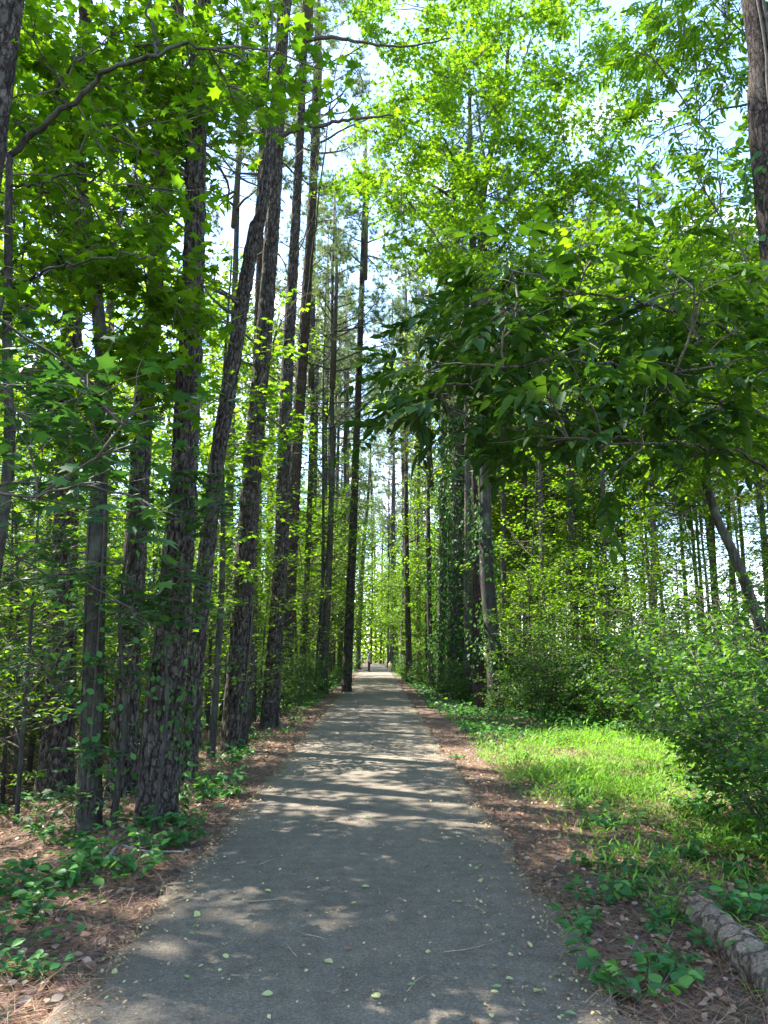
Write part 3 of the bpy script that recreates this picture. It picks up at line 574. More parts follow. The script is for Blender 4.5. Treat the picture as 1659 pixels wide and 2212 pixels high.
def ivy_on(label, line, rad, zlo, zhi, n, size=.085, out=.10, group='ivy climbing the trunks', mat_='ivy', tpl=None):
    root_loc = (line[0][0], line[0][1], float(hz(line[0][0], line[0][1])))
    zz = rng.uniform(zlo, zhi, n); th = rng.uniform(0, 6.283, n); cx = np.interp(zz, line[:, 2], line[:, 0]); cy_ = np.interp(zz, line[:, 2], line[:, 1]); rr = np.interp(zz, line[:, 2], rad)
    cl = .5+.5*np.sin(zz*2.1+th)+.3*np.sin(zz*5+3*th); k = rng.random(n) < (.35+.6*cl if out > .3 else np.clip(1.7*cl-.75, 0, 1)); zz, th, cx, cy_, rr = (a[k] for a in (zz, th, cx, cy_, rr)); n = len(zz)
    d = np.stack([np.cos(th), np.sin(th), np.zeros(n)], 1); pos = np.stack([cx, cy_, zz], 1)+d*(rr+rng.gamma(1.6, out*.5, n))[:, None]
    g = Geo(); nor = d+np.array([0, 0, .5])+rng.normal(0, .35, (n, 3)); inst(g, tpl or OVATE_W, pos, frames(nor, nrm(np.stack([rng.normal(0, .6, n), rng.normal(0, .6, n), np.full(n, -1.)], 1))), size*rng.uniform(.6, 1.3, n), 1)
    for _ in range(4):
        ph = rng.uniform(0, 6.28); z = np.linspace(zlo, zhi, 40); a = ph+.5*np.sin(z*.8+ph); r_ = np.interp(z, line[:, 2], rad)+.012
        tube(g, np.stack([np.interp(z, line[:, 2], line[:, 0])+r_*np.cos(a), np.interp(z, line[:, 2], line[:, 1])+r_*np.sin(a), z], 1), .012, 4, 0)
    o = g.obj('ivy_vine', [M['twig'], M[mat_]], None, root_loc); return tag(o, label, 'vine', group)
ivy_on('ivy climbing the lower trunk of the sunlit sweetgum', tp, np.array([34, 29, 27, 26, 24, 22, 20, 15, 11, 7, 3])*k5, .1, 10.5, 2600, .11, .22)
# vine clad trunks just beyond it
vr = [('thick tree wrapped in dark ivy left of the sunlit sweetgum', [(985, 1508, 30), (990, 1250, 32), (992, 1000, 28), (988, 700, 24), (985, 520, 18)], 7000, .38),
      ('dark vine clad trunk between path and the thick ivy tree', [(950, 1496, 15), (955, 1250, 18), (958, 1000, 15), (960, 800, 12)], 3600, .32),
      ('thin trunk with a pale sunlit foot nearest the path on the right', [(931, 1488, 12), (927, 1300, 10), (925, 1100, 9), (928, 900, 7)], 900, .25),
      ('straight trunk close behind the sunlit sweetgum on its left', [(1036, 1532, 24), (1030, 1250, 20), (1028, 1000, 17), (1024, 700, 14)], 1100, .2),
      ('bare brown trunk right of the sunlit sweetgum', [(1106, 1440, 17), (1105, 1250, 15), (1104, 1040, 13), (1095, 800, 11)], 700, .2),
      ('dark ivy column standing alone in the right woods', [(1246, 1500, 16), (1240, 1300, 17), (1232, 1040, 15), (1225, 900, 12)], 2600, .3)]
vr += [('dark bare trunk squeezed between the two ivy trunks', [(968, 1492, 14), (972, 1250, 12), (975, 1000, 10), (972, 750, 8)], 350, .2), ('dark trunk just right of the thick ivy tree', [(1011, 1516, 18), (1010, 1250, 16), (1010, 1000, 13), (1006, 750, 10)], 900, .25), ('slim dark trunk between the sunlit sweetgum and the bare brown trunk', [(1088, 1500, 13), (1088, 1250, 11), (1086, 1000, 9)], 400, .2), ('dark slim trunk left of the lone ivy column', [(1180, 1515, 13), (1172, 1250, 11), (1166, 1000, 9)], 500, .2), ('dark slim trunk right of the lone ivy column', [(1310, 1520, 14), (1304, 1250, 12), (1300, 1000, 10)], 300, .2), ('slim dark trunk in front of the bright gap on the right', [(1420, 1520, 13), (1412, 1250, 11), (1405, 1000, 9)], 300, .2)]
for lab, spec, n, out in vr:
    r_, L, rr = pine(spec, lab, height=20 if n > 1000 else 17, detail=n in (7000, 1100), bark='red' if n in (700, 1100) else 'pinefar', group=None, stubs=(7, 14, 8), name='vine_clad_tree' if n > 1200 else 'slender_tree')
    ivy_on('ivy growing up the '+lab.split(' left')[0].split(' between')[0].split(' nearest')[0].split(' close')[0].split(' right of')[0].split(' standing')[0].split(' squeezed')[0].split(' just right')[0].split(' in front of')[0], L, rr, .1, 11 if n > 2500 else 7, n, .11, out)
# leaning tree at the right edge
YL = 11.0; tp = np.array([P(1710, 1520, YL), P(1655, 1390, YL), P(1592, 1214, YL), P(1550, 1123, YL), P(1529, 1053, YL), P(1500, 940, YL), P(1455, 800, YL), P(1430, 640, YL)]); tp[0][2] = float(hz(tp[0][0], YL))-.1; tp[0][0] += .1
tg = spots([(1200, 480), (1659, 520), (1680, 980), (1500, 1020), (1300, 980), (1180, 800)], 90, YL-2.5, YL+3)
near_tree('leaning_tree', 'dark tree leaning left out of the shrubs at the right edge', (tp, np.array([28, 24, 21, 19, 18, 15, 11, 6])*axd(YL, 1100)/F*.5), [(PL([(1500, 940, YL), (1400, 900, YL-.5), (1300, 850, YL-1)]), .03, .01), (PL([(1455, 800, YL), (1540, 700, YL+.4), (1620, 640, YL+1)]), .03, .01)], tg, OVATE_W, [M['twig'], M['under']], .11, per=3, tw=8, twl=.7, tilt=.6, spread=.15)
# hickory at the right edge: trunk in the top right corner, pinnate leaves hanging over the verge
YH = 5.2; qa = P(1648, 300, YH); fx = qa[0]-.02; fz = float(hz(fx, YH))
tp = np.array([[fx+.12, YH, fz-.1], [fx+.06, YH, 2.2], [qa[0], YH, qa[2]], P(1636, 60, YH), [qa[0]-.1, YH, 9.5], [qa[0]-.1, YH, 14]]); tr = np.array([.15, .12, .098, .088, .07, .03])
limbs = [([(fx+.03, YH, 2.9)]+PL([(1640, 900, 4.9), (1450, 830, 4.4), (1250, 780, 4.0), (1080, 800, 3.8), (930, 850, 3.7)]), .018, .004),
         ([(fx+.03, YH, 3.3)]+PL([(1650, 760, 4.9), (1500, 690, 4.5), (1300, 640, 4.2), (1120, 650, 4.1)]), .017, .004),
         ([(fx+.03, YH, 2.4)]+PL([(1640, 1000, 4.8), (1480, 960, 4.2), (1300, 950, 3.8)]), .014, .004)]
tgA = spots([(1060, 560), (1300, 500), (1420, 560), (1590, 600), (1590, 940), (1480, 1000), (1290, 1020), (1200, 960), (1000, 930), (800, 900), (810, 860), (900, 770), (1000, 650)], 92, 3.7, 6.2)
hk = smooth_line(np.column_stack([tp, tr]), 60)
ivy_on('creeper leaves on the trunk in the top right corner', hk[:, :3], hk[:, 3], .2, 8, 900, .075, .16, None, 'ivy')
near_tree('hickory_tree', 'hickory at the right edge with dark pinnate leaves hanging over the verge', (tp, tr), limbs, tgA, PINN, [M['twig'], M['hick']], .285, per=1, tw=2, twl=.4, keep=.62, tilt=.28, bark='red', flat=.3, droop=.35, arch=.05, forks=(.2, .28, .36), spread=.1, limb_r=.012)
tgB = spots([(1400, -60), (1600, -60), (1620, 400), (1700, 700), (1560, 620), (1420, 480), (1370, 260)], 60, 5.6, 9)
fx2 = P(1740, 900, 6.4)[0]; tp = np.array([[fx2, 6.4, float(hz(fx2, 6.4))-.1], [fx2-.1, 6.4, 3], [fx2-.05, 6.4, 6.5], [fx2-.3, 6.4, 10]])
near_tree('walnut_tree', 'feathery leaved tree overhanging the top right corner', (tp, np.array([.09, .07, .05, .02])), [], tgB, PINN5, [M['twig'], M['gum']], .34, per=1, tw=3, twl=.5, keep=.5, tilt=.4, bark='red', droop=.3, spread=.12)

# ------------------------------------------------------------------ woodland prototypes
def deciduous(seed, H, rt, z0, crown_r, limbs, size, tpl, mleaf, per, name='broadleaf_tree', lean=.04, dens=1.7, tilt=.55):
    root = empty(name, (0, 0, 0), 'x', 'tree'); a = rng.uniform(0, 6.28)
    tp = smooth_line(np.array([[0, 0, -.15, rt], [lean*math.cos(a)*H*.4, lean*math.sin(a)*H*.4, H*.4, rt*.75], [lean*math.cos(a)*H, lean*math.sin(a)*H, H*.8, rt*.4], [lean*math.cos(a)*H*1.1, lean*math.sin(a)*H*1.2, H, rt*.08]]), 36)
    g = Geo(); tube(g, tp[:, :3], tp[:, 3], 10, 0, flare=.2); g.obj('trunk', M['grey'] if rt < .12 else M['pinefar'], root)
    g = Geo(); anc = []
    for k in range(limbs):
        t = (k+rng.random())/limbs; z = z0+(H*.97-z0)*t; i = int(np.clip(np.searchsorted(tp[:, 2], z), 1, 35)); b = rng.uniform(0, 6.28)
        L = crown_r*(math.sin(math.pi*min(1, .25+.75*t))**.7)*rng.uniform(.5, 1.15)+.2; d = nrm(np.array([math.cos(b), math.sin(b), rng.uniform(.1, .6)]))
        grow(g, anc, tp[i, :3], d, L, tp[i, 3]*.5, 0, 2, .35, .12, .02, dens)
    leafize(g, anc, tpl, per, size, tilt, size*1.2, 1)
    g.obj('crown', [M['twig'], M[mleaf]], root); print(name, len(anc)*per); return root
def retire(root): # prototypes are used as the first of their kind
    return root
TALL = [deciduous(1, 15, .10, 3.5, 3.4, 44, .16, QUAD, 'far', 3, dens=2.1), deciduous(2, 18, .085, 6.5, 4.2, 46, .165, QUAD, 'far', 3, dens=2.0), deciduous(3, 12, .07, 2, 2.8, 42, .145, QUAD, 'under', 3, dens=2.1)]
SAP = [deciduous(11, 4.8, .028, .7, 1.6, 30, .10, FSTAR, 'under', 2, 'sapling', .05, 2.6, .35), deciduous(12, 7.5, .04, 1.0, 2.1, 38, .11, FSTAR, 'under', 2, 'sapling', .08, 2.3, .35), deciduous(13, 3.2, .02, .4, 1.2, 24, .09, OVATE, 'under', 2, 'sapling', .06, 2.8, .35)]
def shrub(seed, H, rad, stems, size, tpl, mleaf, per, name='shrub'):
    root = empty(name, (0, 0, 0), 'x', 'shrub'); g = Geo(); anc = []; st = Geo()
    for k in range(stems):
        b = rng.uniform(0, 6.28); r0 = rng.uniform(0, .25)*rad; p = np.array([r0*math.cos(b), r0*math.sin(b), -.05]); d = nrm(np.array([math.cos(b)*rad*.6, math.sin(b)*rad*.6, H*rng.uniform(.6, 1.1)])); L = H*rng.uniform(.6, 1.1)
        pts = walk(p, d, L, 9, .09, -.02); tube(st, pts, np.linspace(.016, .005, 10), 5)
        for q in range(2, 10):
            for _ in range(2):
                e = rand_perp(nrm(pts[q]-pts[q-1])); e[2] = abs(e[2])*.3; grow(g, anc, pts[q], nrm(e+.25*(pts[q]-pts[q-1])/.3), rng.uniform(.35, .75)*rad*.8, .006, 1, 2, .4, .14, 0, 3.2)
    st.obj('stems', M['twig'], root); leafize(g, anc, tpl, per, size, .6, size, 1); g.obj('foliage', [M['twig'], M[mleaf]], root); print(name, len(anc)*per); return root
SHR = [shrub(1, 2.0, 1.2, 9, .075, OVATE_W, 'shrub', 2), shrub(2, 1.3, 1.0, 8, .065, OVATE_W, 'shrub', 2), shrub(3, 2.8, 1.3, 9, .085, OVATE, 'shrub', 2)]
used = {}
def scatter(proto, x, y, label, group, sc=1.0, rz=None, squash=None):
    rz = rng.uniform(0, 6.28) if rz is None else rz; loc = (x, y, float(hz(x, y))); s = (sc, sc, sc*(squash or rng.uniform(.9, 1.15)))
    if proto.name not in used:
        used[proto.name] = 1; proto.location = loc; proto.rotation_euler[2] = rz; proto.scale = s; o = proto; o['label'] = label
    else: o = copy_thing(proto, loc, rz, s, label)
    o['group'] = group; TREES.append((x, y)); return o
LANES = [(-.3, 62, 3.0), (.6, 55, 1.5), (-7, 13, 4.0), (-12, 24, 5.0), (-4, 33, 1.5), (-4, 47, 2.0), (5, 45, 1.5), (9, 21, 3.5), (3.6, 9.5, 1.5), (4.2, 12, 1.2)]
def in_lane(x, y):                      # keep the sun's way open to the places it reaches in the photograph
    h = np.array([math.sin(SUN_AZ), math.cos(SUN_AZ)])
    for a, b, w_ in LANES:
        p = np.array([x-a, y-b]); t = p@h
        if 0 < t < 16 and abs(p[0]*h[1]-p[1]*h[0]) < w_+1.2: return True
    return False
def free(x, y, d):
    if d >= 1.75 and in_lane(x, y): return False
    a = np.array(TREES); return np.min(np.hypot(a[:, 0]-x, a[:, 1]-y)) > d
def sow(n, region, dmin, fn, tries=40):
    c = 0
    for _ in range(n*tries):
        if c >= n: break
        x, y = region()
        if free(x, y, dmin): fn(x, y); c += 1
U = rng.uniform
# left woods
def reg_left(ya, yb, sa, sb):
    def f():
        y = U(ya, yb); return float(xc(y))-U(sa, sb), y
    return f
def reg_right(ya, yb, sa, sb):
    def f():
        y = U(ya, yb); return float(xc(y))+U(sa, sb), y
    return f
sow(11, reg_left(-3, 11, 8.5, 17), 2.6, lambda x, y: scatter(TALL[int(rng.integers(3))], x, y, 'unseen broadleaf tree added beyond the left frame edge to shade the path', 'broadleaf trees in the left woods', U(.8, 1.1)))  # out-of-frame trees, added so their crowns shade the near path
sow(5, reg_left(9, 34, 6.0, 11), 2.6, lambda x, y: scatter(TALL[1], x, y, 'high crowned broadleaf tree just behind the left row of pines', 'high crowned trees behind the left pines', U(.8, 1.1)))
sow(60, reg_left(14, 48, 6, 28), 1.5, lambda x, y: scatter(SAP[int(rng.choice([0, 1, 1]))], x, y, 'tall leafy sapling in the sunlit woods across the ditch', 'tall saplings in the left woods', U(1.2, 1.7)))
sow(9, reg_left(18, 50, 11, 28), 3.0, lambda x, y: scatter(TALL[int(rng.integers(3))], x, y, 'unseen broadleaf tree added beyond the left frame edge to shade the path', 'broadleaf trees in the left woods', U(.75, 1.1)))
sow(56, reg_left(8, 30, 3.2, 15), 1.0, lambda x, y: scatter(SAP[int(rng.integers(3))], x, y, 'leafy sapling growing among the left row of pines', 'saplings among the left pines', U(.7, 1.1)))
sow(50, reg_left(26, 70, 2.3, 16), 1.1, lambda x, y: scatter(SAP[int(rng.integers(3))], x, y, 'leafy sapling further along the left side of the path', 'saplings further along the left', U(.8, 1.3)))
sow(22, reg_left(45, 105, 3.5, 24), 2.6, lambda x, y: scatter(TALL[int(rng.integers(3))], x, y, 'distant broadleaf tree left of the far path', 'distant trees left of the far path', U(.8, 1.2)))
sow(16, reg_left(22, 50, 2.3, 4.5), 1.0, lambda x, y: scatter(SAP[int(rng.integers(2))], x, y, 'tall slender sapling close to the left edge of the far path', 'tall saplings by the far left edge', U(1.1, 1.6)))
sow(14, reg_right(40, 75, 2.8, 5.5), 1.4, lambda x, y: scatter(TALL[2], x, y, 'leafy tree leaning over the far right verge', 'leafy trees over the far right verge', U(.7, 1.1)))
# right woods
sow(19, reg_right(13, 46, 6.5, 24), 2.4, lambda x, y: scatter(TALL[1], x, y, 'high crowned broadleaf tree in the right woods', 'high crowned trees in the right woods', U(.85, 1.15)))
sow(22, reg_right(24, 60, 4.5, 12), 2.2, lambda x, y: scatter(TALL[int(rng.integers(3))], x, y, 'broadleaf tree behind the ivy covered trunks on the right', 'broadleaf trees behind the ivy trunks', U(.75, 1.1)))
sow(26, reg_right(60, 115, 2.2, 22), 2.6, lambda x, y: scatter(TALL[int(rng.integers(3))], x, y, 'distant broadleaf tree right of the far path', 'distant trees right of the far path', U(.8, 1.2)))
sow(20, reg_right(38, 66, 2.9, 9), 1.2, lambda x, y: scatter(SAP[int(rng.integers(3))], x, y, 'leafy sapling beside the ivy covered trunks on the right', 'saplings beside the ivy trunks', U(.6, 1.1)))
sow(7, reg_right(15, 30, 6.5, 16), 1.5, lambda x, y: scatter(SAP[int(rng.integers(3))], x, y, 'tall sapling in the woods behind the grassy clearing', 'saplings behind the clearing', U(.9, 1.4)))
# the path bends away: trees closing the view
sow(12, lambda: (U(-6, 9), U(96, 125)), 2.0, lambda x, y: scatter(TALL[int(rng.integers(3))], x, y, 'sunny tree closing the view where the path bends', 'trees where the path bends', U(.8, 1.2)) if x > float(xc(y))+1.9 else None)
# slim pines with sky behind them on the right
SLIM = []
for k in range(3):
    r_ = empty('slim_pine', (0, 0, 0), 'x', 'tree'); g = Geo(); tube(g, smooth_line(np.array([[0, 0, -.1, .11], [.12, .1, 6, .095], [.05*k, .2, 12, .06], [.1, .1, 17, .02]]), 26)[:, :3], np.linspace(.12, .02, 26), 9, 0, flare=.15); stub(g, np.array([(.05, .05, z) for z in np.linspace(0, 13, 30)]), None, 4, 14, 26, .6, 2.2); g.obj('trunk', M['pinefar'], r_); put('crown', PCROWN[k], r_, (.1, .1, 9.4), k, .85); SLIM.append(r_)
sow(60, reg_right(20, 55, 7, 32), 1.2, lambda x, y: scatter(SLIM[int(rng.integers(3))], x, y, 'slim pine standing against the bright sky in the right woods', 'slim pines in the right woods', U(.8, 1.2)))
sow(26, reg_left(36, 105, 2.6, 12), 1.8, lambda x, y: scatter(SLIM[int(rng.integers(3))], x, y, 'slim pine in the left woods beyond the lone slender pine', 'slim pines in the left woods', U(1.0, 1.5)))
sow(10, reg_left(14, 40, 9, 22), 2.0, lambda x, y: scatter(SLIM[int(rng.integers(3))], x, y, 'slim pine in the left woods across the ditch', 'slim pines across the ditch', U(1.0, 1.5)))
for px, Y, wd in ((851, 72, 10), (858, 76, 8), (903, 66, 6), (911, 70, 6), (838, 88, 5), (880, 80, 5)):
    x = P(px, 1400, Y)[0]; scatter(SLIM[0], x, Y, 'tall pine beside the bend where the walkers stand', 'tall pines beside the bend', wd*Y/F/.24, squash=1.2)
for px, Y, sc in ((652, 33, 1.5), (688, 41, 1.6), (712, 52, 1.7), (733, 47, 1.55), (742, 66, 1.8), (700, 30, 1.35), (884, 43, 1.6), (905, 52, 1.7), (868, 60, 1.75), (775, 118, 1.7), (800, 112, 1.75), (822, 121, 1.6), (845, 108, 1.8), (868, 118, 1.7), (893, 104, 1.7), (755, 128, 1.8), (812, 132, 1.75)):
    x = P(px, 1400, Y)[0]; scatter(SLIM[int(rng.integers(3))], x, Y, 'tall far pine with pale needle crown rising near the middle of the view', 'tall pines at the middle of the view', sc, squash=1.0)
# shrubs on the right
for px, py, k, s in ((1010, 1520, 1, 1.0), (1110, 1545, 1, .9), (1175, 1555, 2, 1.0), (1250, 1560, 1, 1.0), (1330, 1570, 0, .9), (1420, 1590, 0, 1.0), (1530, 1625, 2, .9), (1640, 1690, 0, 1.0), (1715, 1790, 0, .95), (1450, 1605, 1, 1.0), (1760, 1680, 2, 1.0), (1600, 1600, 2, 1.0), (1640, 1590, 0, 1.0), (970, 1505, 1, .8), (945, 1485, 1, .7), (1060, 1500, 0, .9), (1140, 1510, 2, .9), (1400, 1540, 2, 1.1), (1290, 1520, 0, .85), (1480, 1540, 0, .95), (1850, 1900, 1, .9)):
    q = G(px, py); scatter(SHR[k], q[0], q[1], 'leafy shrub in the thicket around the grassy clearing', 'shrubs around the clearing', s*U(.9, 1.1))
for px, py, k, sc in ((1150, 1540, 2, 1.1), (1185, 1530, 0, .8), (1230, 1545, 2, 1.0), (1120, 1515, 0, .9), (1300, 1540, 0, .9), (1390, 1560, 2, 1.1), (1480, 1570, 0, .9), (1270, 1510, 1, .8), (1430, 1530, 1, .8), (1560, 1560, 1, .75)):
    q = G(px, py); scatter(SAP[k], q[0], q[1], 'bushy sapling standing in the thicket behind the grassy clearing', 'bushy saplings in the thicket', sc)
sow(16, reg_right(16, 36, 4.5, 18), 1.1, lambda x, y: scatter(SAP[int(rng.integers(2))], x, y, 'tall sapling in the woods behind the grassy clearing', 'saplings behind the clearing', U(.9, 1.5)))
sow(14, reg_right(18, 40, 3.5, 16), 1.2, lambda x, y: scatter(SHR[int(rng.integers(3))], x, y, 'shrub deeper in the right woods behind the clearing', 'shrubs deeper in the right woods', U(.8, 1.3)))
sow(22, reg_right(35, 75, 1.9, 5), 1.0, lambda x, y: scatter(SHR[int(rng.integers(3))], x, y, 'sunny shrub along the right verge towards the bend', 'shrubs along the far right verge', U(.5, .9)))
sow(26, reg_left(20, 70, 1.9, 6), 1.0, lambda x, y: scatter(SHR[int(rng.integers(3))], x, y, 'low shrub along the left verge beyond the pines', 'shrubs along the far left verge', U(.4, .8)))
sow(22, reg_left(9, 30, 9.5, 18), 1.3, lambda x, y: scatter(SHR[int(rng.integers(3))], x, y, 'shrub on the far bank of the ditch', 'shrubs across the ditch', U(.7, 1.2)))
print('woods done', len(TREES))
# far-off woods reading as one mass
n = 90000; ang = U(-1, 1, n); x = U(-130, 60, n); y = U(105, 165, n)+np.abs(x)*.1; keep = ~((x > 16) & (x < 62)); x, y = x[keep], y[keep]; n = len(x)
cell = np.sin(x*.35+3*np.sin(y*.21))+np.sin(x*.81+y*.13); hgt = 11+4*cell; z = hgt*rng.random(n)**.8*1.1
g = Geo(); inst(g, QUAD, np.stack([x, y, z+.2], 1), leaf_dirs(n, rng.normal(0, 1, (n, 3)), .8), U(.5, .95, n)); o = g.obj('distant_woods', M['far'], None, (0, 130, 0)); tag(o, 'pale green mass of woods far behind everything', 'woods', None, 'stuff')
n = 16000; x = U(20, 120, n); y = 95+U(0, 25, n); z = U(0, 1, n)**1.2*(3.2+1.2*np.sin(x*.4)); g = Geo(); inst(g, QUAD, np.stack([x, y, z], 1), leaf_dirs(n, rng.normal(0, 1, (n, 3)), .8), U(.4, .7, n)); o = g.obj('distant_hedge', M['far'], None, (60, 105, 0)); tag(o, 'low bright tree line beyond the slim pines on the right', 'woods', None, 'stuff')

# ------------------------------------------------------------------ ground cover
def lay(name, n, region, tpl, size, m, label, cat, tilt=.35, lift=.012, mask=None, up=0):
    xs = []; k = 0
    x, y = region(n)
    if mask is not None:
        kp = rng.random(len(x)) < mask(x, y); x, y = x[kp], y[kp]
    n = len(x); z = hz(x, y); s = np.abs(x-xc(y)); z = np.where(s < 1.2, .03, z)+lift*rng.random(n)+up*rng.random(n)
    g = Geo(); inst(g, tpl, np.stack([x, y, z], 1), leaf_dirs(n, rng.normal(0, 1, (n, 3)), tilt, 0), size*U(.6, 1.3, n)); o = g.obj(name, M[m], None, (0, 8, 0)); return tag(o, label, cat, None, 'stuff')
def near_y(n, a, b, p=1.8): return a+(b-a)*rng.random(n)**p
def band(sa, sb, ya, yb, p=1.8, left=True):
    def f(n):
        y = near_y(n, ya, yb, p); s = U(sa, sb, n); return xc(y)+(-s if left else s), y
    return f
NEED = (np.array([(0, -.0065, 0), (0, .0065, 0), (1, .004, .03), (1, -.004, .03)]), [np.array([[0, 3, 2, 1]])])
lay('pine_needles', 75000, band(1.12, 4.8, 2.2, 24), NEED, .16, 'pineneedle', 'reddish brown pine needles covering the left verge', 'pine needles', .16, .03)
lay('pine_needles', 60000, band(1.12, 4.2, 2.2, 20, left=False), NEED, .15, 'pineneedle', 'brown pine needles along the right edge of the path', 'pine needles', .16, .03, lambda x, y: 1-.6*in_grass(x, y))
lay('dead_leaves', 11000, band(1.25, 6, 2.2, 22), OVATE_W, .05, 'deadleaf', 'dry brown leaves strewn over the left bank', 'dead leaves', .45, .03)
lay('dead_leaves', 14000, band(1.25, 6, 2.2, 16, left=False), OVATE_W, .042, 'deadleaf', 'dry brown leaves under the plants on the right', 'dead leaves', .45, .03, lambda x, y: 1-.15*in_grass(x, y))
o_ = lay('dead_leaves', 7000, band(6.4, 8.9, 4, 30), OVATE_W, .085, 'deadleaf', 'dead leaves floating on the ditch water', 'dead leaves', .12, .01); o_.location[2] += .13
lay('dead_leaves', 6000, band(8.5, 13, 6, 24), OVATE_W, .09, 'deadleaf', 'dry brown leaves on the far bank of the ditch', 'dead leaves', .45, .03)
def edge_mask(x, y): s = np.abs(x-xc(y)); return np.exp(-((1.25-s)/.16)**2)+.035+.10*((x > xc(y)) & (s > .7))
lay('path_litter', 42000, lambda n: ((lambda y: (xc(y)+U(-1.3, 1.3, n), y))(near_y(n, 2.2, 26, 1.7))), QUAD, .022, 'litter', 'small tan flakes and bits scattered on the asphalt', 'litter', .4, .006, edge_mask)
# grass of the clearing: leafy blades
def blades(n, xa, xb, ya, yb, h, m, name, label, thr=None):
    x = U(xa, xb, n); y = U(ya, yb, n); dens = in_grass(x, y)*(np.abs(x-xc(y)) > 1.7); k = rng.random(n) < dens; x, y = x[k], y[k]; n = len(x); z = hz(x, y)
    nb = 3; x = np.repeat(x, nb); y = np.repeat(y, nb); z = np.repeat(z, nb); n = len(x)
    hgt = h*U(.4, 1.2, n)*(.6+.6*np.sin(x*3.1+y*2)**2); hd = rng.normal(0, 1, (n, 3)); hd[:, 2] = U(.2, 1.1, n)
    nor = np.stack([-hd[:, 0]*.6, -hd[:, 1]*.6, np.full(n, 1.)], 1); pos = np.stack([x+rng.normal(0, .02, n), y+rng.normal(0, .02, n), z+hgt*U(.1, .9, n)], 1)
    g = Geo(); inst(g, (np.array([(0, 0, 0), (.4, .085, .05), (1, 0, -.12), (.4, -.085, .05)]), [np.array([[0, 3, 2, 1]])]), pos, frames(nor, hd), U(.05, .11, n)*h/.22); o = g.obj(name, M[m], None, (3.5, 9, 0)); return tag(o, label, 'grass', None, 'stuff')
blades(62000, 1.2, 7, 3.2, 17, .2, 'grass', 'grass', 'bright green leafy grass filling the clearing on the right')
blades(3500, 1.2, 7, 3.2, 17, .32, 'grass', 'broad_weeds', 'taller broad bladed weeds mixed through the grass of the clearing')
blades(14000, .8, 6, 48, 72, .5, 'grass', 'grass', 'sunlit grass on the verge beside the small child')
# low ivy and seedlings carpeting the verge under the thicket
def carpet(n, f, size, name, label, up=.22):
    x, y = f(n); n = len(x); z = hz(x, y)+rng.random(n)**1.5*up*(.5+.5*np.sin(x*2.3+y*1.1)); g = Geo(); inst(g, OVATE_W, np.stack([x, y, z], 1), leaf_dirs(n, rng.normal(0, 1, (n, 3)), .4, .1), size*U(.6, 1.4, n)); o = g.obj(name, M['low'], None, (0, 8, 0)); return tag(o, label, 'ground cover', None, 'stuff')
def thick(n):
    y = near_y(n, 5, 26, 1.3); s = U(3.6, 9.5, n); x = xc(y)+s; k = rng.random(n) < np.clip((s-3.4-2.2*np.exp(-((y-10)/4)**2))/1.2, 0, 1); return x[k], y[k]
carpet(16000, thick, .075, 'ground_cover', 'green creeping plants at the foot of the right thicket', .35)
def leftc(n):
    y = near_y(n, 2.6, 30, 1.4); s = U(1.5, 6.0, n); x = xc(y)-s; k = rng.random(n) < np.clip(.22+.6*np.sin(x*1.7+2)*np.sin(y*1.1+x), 0, 1); return x[k], y[k]
carpet(3500, leftc, .05, 'ground_cover', 'patches of small creeper leaves over the left bank', .12)
def rightc(n):
    y = near_y(n, 2.6, 9, 1.2); s = U(1.7, 4.2, n); x = xc(y)+s; k = rng.random(n) < np.clip(.2+.6*np.sin(x*2.1+1)*np.sin(y*1.6+x), 0, 1); return x[k], y[k]
carpet(8000, rightc, .042, 'ground_cover', 'small round leaves dotted over the right verge', .08)
def mid(n):
    y = U(12.5, 21, n); s = U(1.9, 6, n); x = xc(y)+s; k = rng.random(n) < np.clip((y-12.5)/2, .1, 1)*(1-.8*in_grass(x, y)); return x[k], y[k]
carpet(7000, mid, .085, 'ground_cover', 'low leafy growth between the grassy clearing and the ivy trunks', .3)
def farv(n):
    y = U(20, 75, n); s = U(1.7, 7, n)*rng.choice([-1, 1], n); return xc(y)+s, y
carpet(22000, farv, .13, 'ground_cover', 'low greenery lining both far verges', .4)
